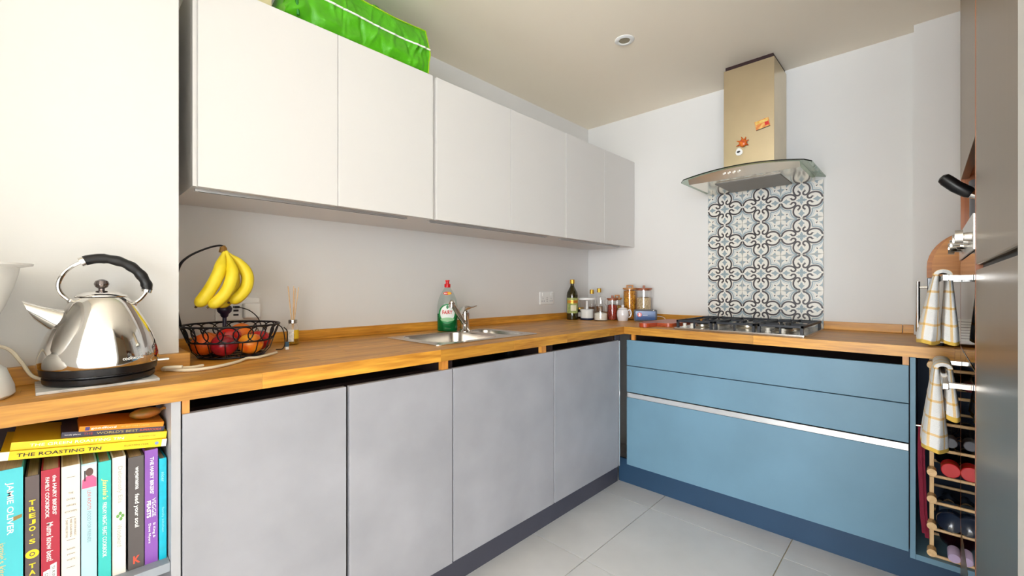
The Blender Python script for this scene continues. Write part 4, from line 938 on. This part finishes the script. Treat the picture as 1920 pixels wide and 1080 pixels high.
jar('tall jar of oats with a wooden lid beside the pasta', -.090, -.505, .050, .206, oats, .150, 1, 'knob', math.radians(30), wood('dark_bamboo_lid', (120, 56, 30), (170, 96, 54), 'X', .04, .5, 2))
jar('short jar of red lentils with a wooden lid', -.228, -.346, .034, .138, lent, .100, 1, 'knob', math.radians(20), wood('red_bamboo_lid', (124, 60, 34), (168, 96, 58), 'X', .04, .5, 2))
jar('short jar of yellow grain behind the white sugar bowl', -.152, -.338, .030, .140, nuts, .095, 1, 'bridge', math.radians(-50))
t = thing('sugar_jar', 'stoppered clear glass jar half full of white powder', 'jar', (-.335, -.322, ZT+.0003))
bm = B(); lathe(bm, [(0, 0), (.040, 0), (.044, .005), (.044, .088), (.040, .102), (.031, .112), (.030, .128), (.033, .131), (.033, .135), (.0285, .135), (.028, .112), (.038, .099), (.0415, .087), (.0415, .006), (0, .004)], 40); obj('glass_body', bm, glass, t, sm=True)
bm = B(); lathe(bm, [(0, .0045), (.041, .006), (.041, .045), (.036, .050), (.022, .054), (0, .056)], 32); obj('contents', bm, M('white_powder', (232, 228, 216), .9, bump=.3, bs=250), t, sm=True, kind='stuff')
bm = B(); lathe(bm, [(0, .1355), (.032, .1355), (.035, .139), (.034, .152), (.028, .158), (0, .160)], 32); obj('glass_stopper', bm, glass, t, sm=True)
t = thing('sugar_bowl', 'white lidded ceramic sugar bowl with side handle', 'sugar bowl', (-.238, -.430, ZT+.0003))
ceramic = M('white_ceramic', (232, 230, 234), .15, coat=.4)
bm = B(); lathe(bm, [(0, 0), (.031, 0), (.033, .004), (.0385, .035), (.0375, .060), (.032, .073), (.028, .075), (0, .076)], 36); obj('pot', bm, ceramic, t, sm=True)
bm = B(); lathe(bm, [(.029, .0765), (.028, .081), (.015, .087), (.007, .089), (.0095, .094), (.010, .100), (.006, .106), (0, .107)], 28); obj('lid', bm, ceramic, t, sm=True)
d = Vector((.72, -.70, 0)); bm = B(); tube(bm, smooth([d*.034+Vector((0, 0, .066)), d*.048+Vector((0, 0, .072)), d*.056+Vector((0, 0, .050)), d*.050+Vector((0, 0, .028)), d*.036+Vector((0, 0, .022))], 6), .0045, 8); obj('handle', bm, ceramic, t, sm=True)
# smart display
t = thing('smart_display', 'small charcoal smart display with a blue screen', 'display', (-.212, -.577, ZT+.0003), math.radians(-60))
bm = B(); pts = [(x, -.004, z) for x, z in rrect(.142, .076, .010, 5, 0, .040)]; prism(bm, pts, (0, .012, 0)); obj('bezel', bm, M('charcoal_shell', (46, 48, 56), .45), t)
bm = B(); prism(bm, [(x, .0082, z) for x, z in rrect(.10, .06, .008, 4, 0, .034)], (0, .028, 0)); obj('back_body', bm, MATS['charcoal_shell'], t)
scr = M('blue_screen', (48, 74, 122), .15, emit=.12, col2=(66, 100, 152), vs=12)
bm = B(); prism(bm, [(x, -.0046, z) for x, z in rrect(.122, .056, .003, 3, 0, .040)], (0, .0005, 0)); so = obj('screen', bm, scr, t)
bm = B(); prism(bm, [(-.036+.014*math.cos(a), -.0049, .045+.014*math.sin(a)) for a in [2*PI*k/24 for k in range(24)]], (0, .0002, 0)); obj('screen_icon', bm, M('icon_red', (206, 92, 84), .4, emit=.2), so)
text('2', M('screen_white', (236, 240, 246), .4, emit=.3), so, (-.036, -.0053, .045), h=.018, wd=.013, bold=.05)
bm = B(); box(bm, -.016, .014, -.0049, -.0047, .041, .0432); obj('screen_line', bm, MATS['screen_white'], so)
bm = B(); box(bm, .046, .053, -.0046, -.0042, .0705, .0745); obj('camera_shutter', bm, white_ink, t)
bm = B(); tube(bm, smooth([(.03, .034, .025), (.075, .06, .032), (.115, .075, .026), (.13, .085, .008), (.10, .095, .003)], 6), .0018, 6); obj('power_lead', bm, white_matt, t, sm=True, label='white power lead')
# cherry chopping board with handle
t = thing('chopping_board', 'red-brown wooden chopping board with a rounded handle', 'chopping board', (-.36, -.775, ZT+.0003), math.radians(-4))
bm = B(); prism(bm, [(x, y, 0) for x, y in rrect(.34, .19, .03, 5, .045, -.005)], (0, 0, .020)); obj('blade', bm, redwood, t)
bm = B(); prism(bm, [(x, y, 0) for x, y in rrect(.125, .062, .030, 6, -.170, .012)], (0, 0, .0215)); obj('handle', bm, wood('cherry_handle', (150, 50, 20), (190, 78, 36), 'X', .05, .35, 1.5), t)

# ------------------------------------------------------------------ gas hob
t = thing('gas_hob', 'steel gas hob with black iron pan supports', 'hob', (-.295, -1.20, ZT+.0003))
hz = ZT+.0003
bm = B(); prism(bm, [(x, y, hz) for x, y in rrect(.50, .60, .012, 4, -.295, -1.20)], (0, 0, .006)); obj('plate', bm, steel, t, world=True)
burn = [(-.42, -1.01, .032), (-.17, -1.01, .040), (-.295, -1.20, .052), (-.42, -1.39, .040), (-.17, -1.39, .032)]
for x, y, r in burn:
    bm = B(); lathe(bm, [(r+.012, 0), (r+.010, .004), (r, .006), (r, .016), (r-.004, .018), (0, .018)], 28, (x, y, hz+.0062)); b_ = obj('burner', bm, M('burner_alloy', (176, 168, 152), .3, .9), t, sm=True, world=True)
    bm = B(); lathe(bm, [(r-.003, .0182), (r-.002, .022), (r-.006, .025), (0, .026)], 28, (x, y, hz+.0062)); obj('burner_cap', bm, black, b_, sm=True)
for y0, y1 in ((-1.096, -.912), (-1.292, -1.106), (-1.488, -1.302)):
    z1 = hz+.046; bm = B(); x0, x1 = -.525, -.07; w_ = .0055
    for y in (y0+w_, y1-w_): box(bm, x0, x1, y-w_, y+w_, z1-.011, z1, .001)
    for x in (x0+w_, x1-w_): box(bm, x-w_, x+w_, y0, y1, z1-.011, z1, .001)
    g_ = obj('pan_support', bm, iron, t, world=True); ym = (y0+y1)/2
    def fing(*q): b2 = B(); box(b2, *q, .001); obj('finger', b2, iron, g_)
    for x in ((-.42, -.17) if abs(ym+1.2) > .05 else (-.295,)):
        for a, b in ((y0+.008, ym-.025), (ym+.025, y1-.008)): fing(x-.004, x+.004, a, b, z1-.010, z1+.002)
        for a, b in ((x-.10, x-.025), (x+.025, x+.10)): fing(a, b, ym-.004, ym+.004, z1-.010, z1+.002)
    fing(x0+.004, x0+.012, ym-.004, ym+.004, hz+.0065, z1-.001)
    for x in (x0+.007, x1-.007):
        for y in (y0+.007, y1-.007):
            bm = B(); prism(bm, [(x-.007, y-.006, hz+.0065), (x+.007, y-.006, hz+.0065), (x+.005, y-.005, z1-.010), (x-.005, y-.005, z1-.010)], (0, .012, 0)); obj('foot', bm, iron, g_)
for y in (-.945, -.985, -1.34, -1.40):
    bm = B(); lathe(bm, [(0, 0), (.013, 0), (.012, .006), (.008, .008), (.0095, .022), (0, .023)], 18, (-.495, y, hz+.0062)); obj('control_knob', bm, M('ivory_knob', (226, 220, 208), .3), t, sm=True, world=True)

# ------------------------------------------------------------------ microwave, boards, pan, canister
t = thing('microwave', 'white microwave with a vertical steel bar handle on the worktop', 'microwave', (-.35, -2.08, ZT+.0004))
bm = B(); box(bm, -.555, -.13, -2.28, -1.900, ZT+.012, 1.167, .004); obj('housing', bm, white_gloss, t, world=True)
bm = B(); box(bm, -.555, -.13, -1.8995, -1.886, ZT+.014, 1.165, .002); md = obj('door', bm, M('microwave_door', (40, 44, 50), .1), t, world=True)
bm = B(); cyl(bm, (-.520, -1.860, .958), (-.520, -1.860, 1.152), .0065, seg=16); cyl(bm, (-.520, -1.886, 1.130), (-.520, -1.862, 1.130), .004, seg=10); cyl(bm, (-.520, -1.886, .975), (-.520, -1.862, .975), .004, seg=10); obj('handle', bm, chrome, md, sm=True)
for x in (-.53, -.16):
    for y in (-2.25, -1.92): bm = B(); cyl(bm, (x, y, ZT+.0004), (x, y, ZT+.0125), .012, seg=12); obj('foot', bm, rubber, t, world=True)
bm = B(); box(bm, -.5556, -.5551, -1.975, -1.930, .935, 1.015); lb = obj('rating_label', bm, white_ink, t, world=True)
for k in range(7): bm = B(); box(bm, -.5560, -.5557, -1.971+.004*(k % 2), -1.934, .943+.010*k, .9445+.010*k); obj('label_line', bm, gi, lb)
def board(label, y, z0, x, w_, h_, r, th, m, lean):
    t = thing('chopping_board', label, 'chopping board', (x, y, z0)); t.rotation_euler = (0, lean, 0)
    bm = B(); prism(bm, [(0, a, b) for a, b in rrect(w_, h_, [.02, r, .02, .02][0:0] or [r, r, .008, .008], 10, 0, h_/2)], (th, 0, 0)); obj('panel', bm, m, t)
board('round-shouldered wooden board standing in front on the microwave', -2.085, 1.1675, -.30, .37, .215, .17, .018, boardwood, .10)
board('wooden board behind another on the microwave', -2.068, 1.1675, -.262, .366, .20, .15, .018, wood('amber_board', (162, 92, 32), (204, 132, 58), 'Y', .03), .10)
t = thing('saucepan', 'steel pan in the niche with a black handle poking out', 'saucepan', (-.90, -2.135, 1.3188))
bm = B(); lathe(bm, [(0, 0), (.086, 0), (.090, .004), (.090, .082), (.093, .085), (.087, .085), (.086, .006), (0, .004)], 40); obj('pan_body', bm, steel, t, sm=True)
bm = B(); tube(bm, [(0, .09, .062), (0, .120, .078), (0, .152, .096)], [.008, .011, .014], 12); fe = obj('ferrule', bm, chrome, t, sm=True)
bm = B(); tube(bm, [(0, .150, .094), (0, .158, .100), (0, .185, .122), (0, .205, .144), (0, .213, .154), (0, .217, .158)], [.013, .0175, .018, .018, .016, .008], 12); obj('handle', bm, black, t, sm=True)
t = thing('canister', 'grey metal canister in the oven niche', 'canister', (-.765, -2.035, 1.3188))
bm = B(); lathe(bm, [(0, 0), (.048, 0), (.05, .003), (.05, .135), (0, .135)], 32); obj('tin', bm, M('grey_tin', (118, 116, 120), .4, .4), t, sm=True)
bm = B(); lathe(bm, [(.0505, .1355), (.0515, .137), (.0515, .155), (.048, .158), (0, .158)], 32); obj('lid', bm, M('grey_tin_lid', (100, 98, 102), .4, .4), t, sm=True)

# ------------------------------------------------------------------ tea towels on the oven handles
def towel(label, hz, xc, top_y, lobes, bl=.115):
    """cloth over a bar that runs along x: a saddle over the bar and one gathered fall on each side.
    lobes: (y at the bar, y at the hem, half thickness at the hem, hem height, flare of length)"""
    t = thing('tea_towel', label, 'tea towel', (xc, top_y, hz))
    def cloth(name, rings, hem0, par):
        bm = B(); uvl = bm.loops.layers.uv.new('UVMap'); R_ = []; n = len(rings[0][0])
        for pts, v in rings: R_.append([bm.verts.new(q) for q in pts])
        us = [0]
        for k in range(n): us.append(us[-1]+(Vector(rings[-1][0][(k+1) % n])-Vector(rings[-1][0][k])).length)
        for i in range(len(rings)-1):
            for k in range(n):
                f = bm.faces.new((R_[i][k], R_[i][(k+1) % n], R_[i+1][(k+1) % n], R_[i+1][k])); f.material_index = 1 if rings[i][1] >= hem0 else 0
                for lp, uv in zip(f.loops, ((us[k], rings[i][1]), (us[k+1], rings[i][1]), (us[k+1], rings[i+1][1]), (us[k], rings[i+1][1]))): lp[uvl].uv = uv
        f = bm.faces.new(R_[0]); f = bm.faces.new(R_[-1]); f.material_index = 1
        return obj(name, bm, [towel_m, hem_m], par, sm=True, ang=70)
    for li, (y0, y1, a1, zb, fl) in enumerate(lobes):
        D = hz+.004-zb; rings = []; nz = 22; na = 44
        for i in range(nz+1):
            s = i/nz; z = hz+.004-D*s; e = s**.8
            cy = y0+(y1-y0)*e; a = .008+(a1-.008)*min(1, s*1.15)**.9; b = bl*(.80+.20*fl*s); pts = []
            for k in range(na):
                th = 2*PI*k/na; cx_, sy_ = math.cos(th), math.sin(th)
                px = b*math.copysign(abs(cx_)**.55, cx_); py = a*math.copysign(abs(sy_)**.75, sy_)
                rip = 1+s*(.16*math.sin(px*62+li*2)+.10*math.sin(th*5+li))
                pts.append((px+.004*s*math.sin(th*6+s*3), cy-top_y+py*rip, z-hz+.003*s*math.sin(th*3+li)))
            rings.append((pts, D*s))
        cloth('fall', rings, D-.016, t)
    bm = B(); uvl = bm.loops.layers.uv.new('UVMap'); rows = []; yf, yk = lobes[0][0]-top_y, lobes[1][0]-top_y; b = bl*.80
    for i in range(13):
        a = PI*i/12; c = (yf+yk)/2; r = abs(yf-yk)/2; rows.append([bm.verts.new((x, c+(r+w_)*math.cos(a), .004+(.010+w_)*math.sin(a))) for w_ in (.008, -.003) for x in ((-b, -b*.5, 0, b*.5, b) if w_ > 0 else (b, b*.5, 0, -b*.5, -b))])
    for i in range(12):
        for k in range(10):
            f = bm.faces.new((rows[i][k], rows[i][(k+1) % 10], rows[i+1][(k+1) % 10], rows[i+1][k]))
            for lp, uv in zip(f.loops, ((k*.03, i*.004), (k*.03+.03, i*.004), (k*.03+.03, i*.004+.004), (k*.03, i*.004+.004))): lp[uvl].uv = uv
    for r in (rows[0], rows[-1]): bm.faces.new(r)
    obj('fold_over_bar', bm, [towel_m, hem_m], t, sm=True, ang=60)
    return t
towel('checked tea towel on the upper oven handle', 1.162, -.89, -1.9195, [(-1.906, -1.886, .0245, .958, 1.3), (-1.933, -1.937, .019, .960, 1.0)])
towel('checked tea towel on the lower oven handle', .880, -.89, -1.9195, [(-1.906, -1.901, .028, .634, 1.2), (-1.933, -1.941, .017, .735, 1.0)])

# ------------------------------------------------------------------ wine rack and bottles
t = thing('wine_rack', 'beech peg wine rack in the open cabinet', 'wine rack', (-.50, -1.95, .1395))
lev = [.165+.0975*k for k in range(8)]
for xr in (-.585, -.40):
    for yp in (-1.898, -1.998):
        bm = B(); box(bm, xr-.006, xr+.006, yp-.006, yp+.006, .1397, .858, .001); obj('post', bm, beechZ, t, world=True)
for z in lev:
    for yp in (-1.898, -1.998):
        bm = B(); cyl(bm, (-.632, yp, z), (-.592, yp, z), .0135, .0125, 20); obj('peg', bm, beech, t, sm=True, world=True)
    for xr in (-.600, -.40):
        bm = B(); cyl(bm, (xr, -1.892, z-.020), (xr, -2.10, z-.020), .0055, seg=10); obj('rail', bm, beech, t, sm=True, world=True)
def wine(label, y, z, glassm, capm, band, x0=-.645, r=.0375, ln=.30, cap_r=.0165, rest=True, neck_first=True):
    t = thing('wine_bottle', label, 'bottle', (-.45, y, z)); o = Vector((-.45, y, z))
    prof = [(0, 0), (cap_r, 0), (cap_r, .055), (.015, .058), (.016, .09), (.026, .12), (r, .15), (r, ln-.006), (r-.004, ln), (0, ln)]
    def along(bm, pr, mi=0):
        n0 = set(bm.verts); lathe(bm, pr, 28)
        for v in bm.verts:
            if v not in n0: a = v.co.copy(); v.co = Vector((x0+a.z, y+a.x, z+a.y))-o
    bm = B(); along(bm, [(0, .0565), (.0148, .0565)]+prof[4:]); obj('bottle_body', bm, glassm, t, sm=True)
    bm = B(); along(bm, [(0, 0), (cap_r-.002, 0), (cap_r, .002), (cap_r, .056), (0, .056)]); cp_ = obj('capsule', bm, capm, t, sm=True)
    if band: bm = B(); along(bm, [(cap_r+.0006, .012), (cap_r+.0006, .016)]); obj('band', bm, band, cp_, sm=True)
dg = M('dark_wine_glass', (14, 18, 22), .08); red_c = M('red_capsule', (196, 18, 26), .3)
wine('lying wine bottle with a bright red capsule', -1.946, lev[3]+.0235, dg, red_c, gold, cap_r=.025)
wine('lying wine bottle with a grey capsule under the lower towel', -1.946, lev[4]+.0235, M('smoke_glass', (40, 40, 46), .15), M('grey_capsule', (78, 78, 84), .4), None, cap_r=.0175)
wine('lying wine bottle with a dark red capsule behind the lower towel', -1.946, lev[6]+.0235, dg, M('maroon_capsule', (120, 20, 30), .35), None, cap_r=.016, x0=-.60)
t = thing('wine_bottle', 'dark blue wine bottle with its base outward in the rack', 'bottle', (-.5, -1.946, lev[1]+.0235))
bm = B(); n0 = set(); lathe(bm, [(0, .012), (.026, .006), (.034, 0), (.037, .006), (.037, .17), (.026, .20), (.016, .23), (.016, .27), (0, .27)], 32)
for v in bm.verts: a = v.co.copy(); v.co = Vector((-.115+a.z, a.x, a.y))
obj('bottle_body', bm, M('navy_wine_glass', (22, 34, 54), .08), t, sm=True)
bm = B(); lathe(bm, [(.0374, .03), (.0374, .11)], 14, a0=math.radians(40), a1=math.radians(140))
for v in bm.verts: a = v.co.copy(); v.co = Vector((-.115+a.z, a.x, a.y))
obj('label', bm, M('grey_blue_label', (96, 118, 140), .5), t)
t = thing('wine_bottle', 'bottle with a pale lilac cap leaning down in the lowest slot', 'bottle', (-.55, -1.955, .160)); t.rotation_euler = (0, math.radians(-6), 0)
bm = B(); lathe(bm, [(0, .058), (.0145, .058), (.016, .09), (.026, .115), (.036, .14), (.036, .26), (0, .262)], 28)
for v in bm.verts: a = v.co.copy(); v.co = Vector((-.09+a.z, a.x, a.y+.023))
obj('bottle_body', bm, M('plum_glass', (34, 10, 18), .1), t, sm=True)
bm = B(); lathe(bm, [(0, 0), (.0155, 0), (.017, .003), (.017, .057), (0, .057)], 24)
for v in bm.verts: a = v.co.copy(); v.co = Vector((-.09+a.z, a.x, a.y+.023))
obj('capsule', bm, M('lilac_cap', (190, 172, 206), .4), t, sm=True)
# burgundy strap hanging beside the rack
t = thing('apron_strap', 'burgundy fabric strap hanging beside the wine rack', 'strap', (-.61, -1.868, .56))
bur = M('burgundy_cloth', (120, 14, 44), .8, bump=.2, bs=200)
for dy, z0, xx in ((0, -.34, 0), (-.008, -.36, .012)):
    bm = B(); pts = [(xx, dy, .06), (xx-.002, dy+.002, -.05), (xx+.002, dy-.001, -.16), (xx, dy-.004, -.26), (xx+.003, dy-.010, z0)]
    rows = [[bm.verts.new(Vector(p)+Vector((ex, ey, 0))) for ex, ey in ((-.003, -.006), (.003, -.006), (.003, .006), (-.003, .006))] for p in smooth(pts, 5)]
    for a, b in zip(rows, rows[1:]):
        for k in range(4): bm.faces.new((a[k], a[(k+1) % 4], b[(k+1) % 4], b[k]))
    bm.faces.new(rows[0]); bm.faces.new(rows[-1]); obj('strap_tail', bm, bur, t, sm=True)
bm = B(); cyl(bm, (-.0, .0125, .055), (0, -.012, .055), .004, seg=10); obj('hook', bm, steel, t)

# ------------------------------------------------------------------ groups of look-alikes
GROUPS = {'cookbook': 'cookbooks on the open shelf', 'base_cabinet': 'grey base cabinets of the left run', 'wall_cabinet': 'white wall cabinets',
          'storage_jar': 'wooden-lidded jars in the corner', 'glass_bottle': 'small gold-capped bottles', 'wine_bottle': 'bottles in the wine rack',
          'tea_towel': 'checked tea towels on the oven', 'red_apple': 'apples in the basket', 'orange': 'oranges in the basket', 'wall_socket': 'white wall sockets', 'oak_worktop': 'oak worktops'}
for o in list(COL.objects):
    k = o.name.split('.')[0]
    if o.parent is None and k in GROUPS: o['group'] = GROUPS[k]
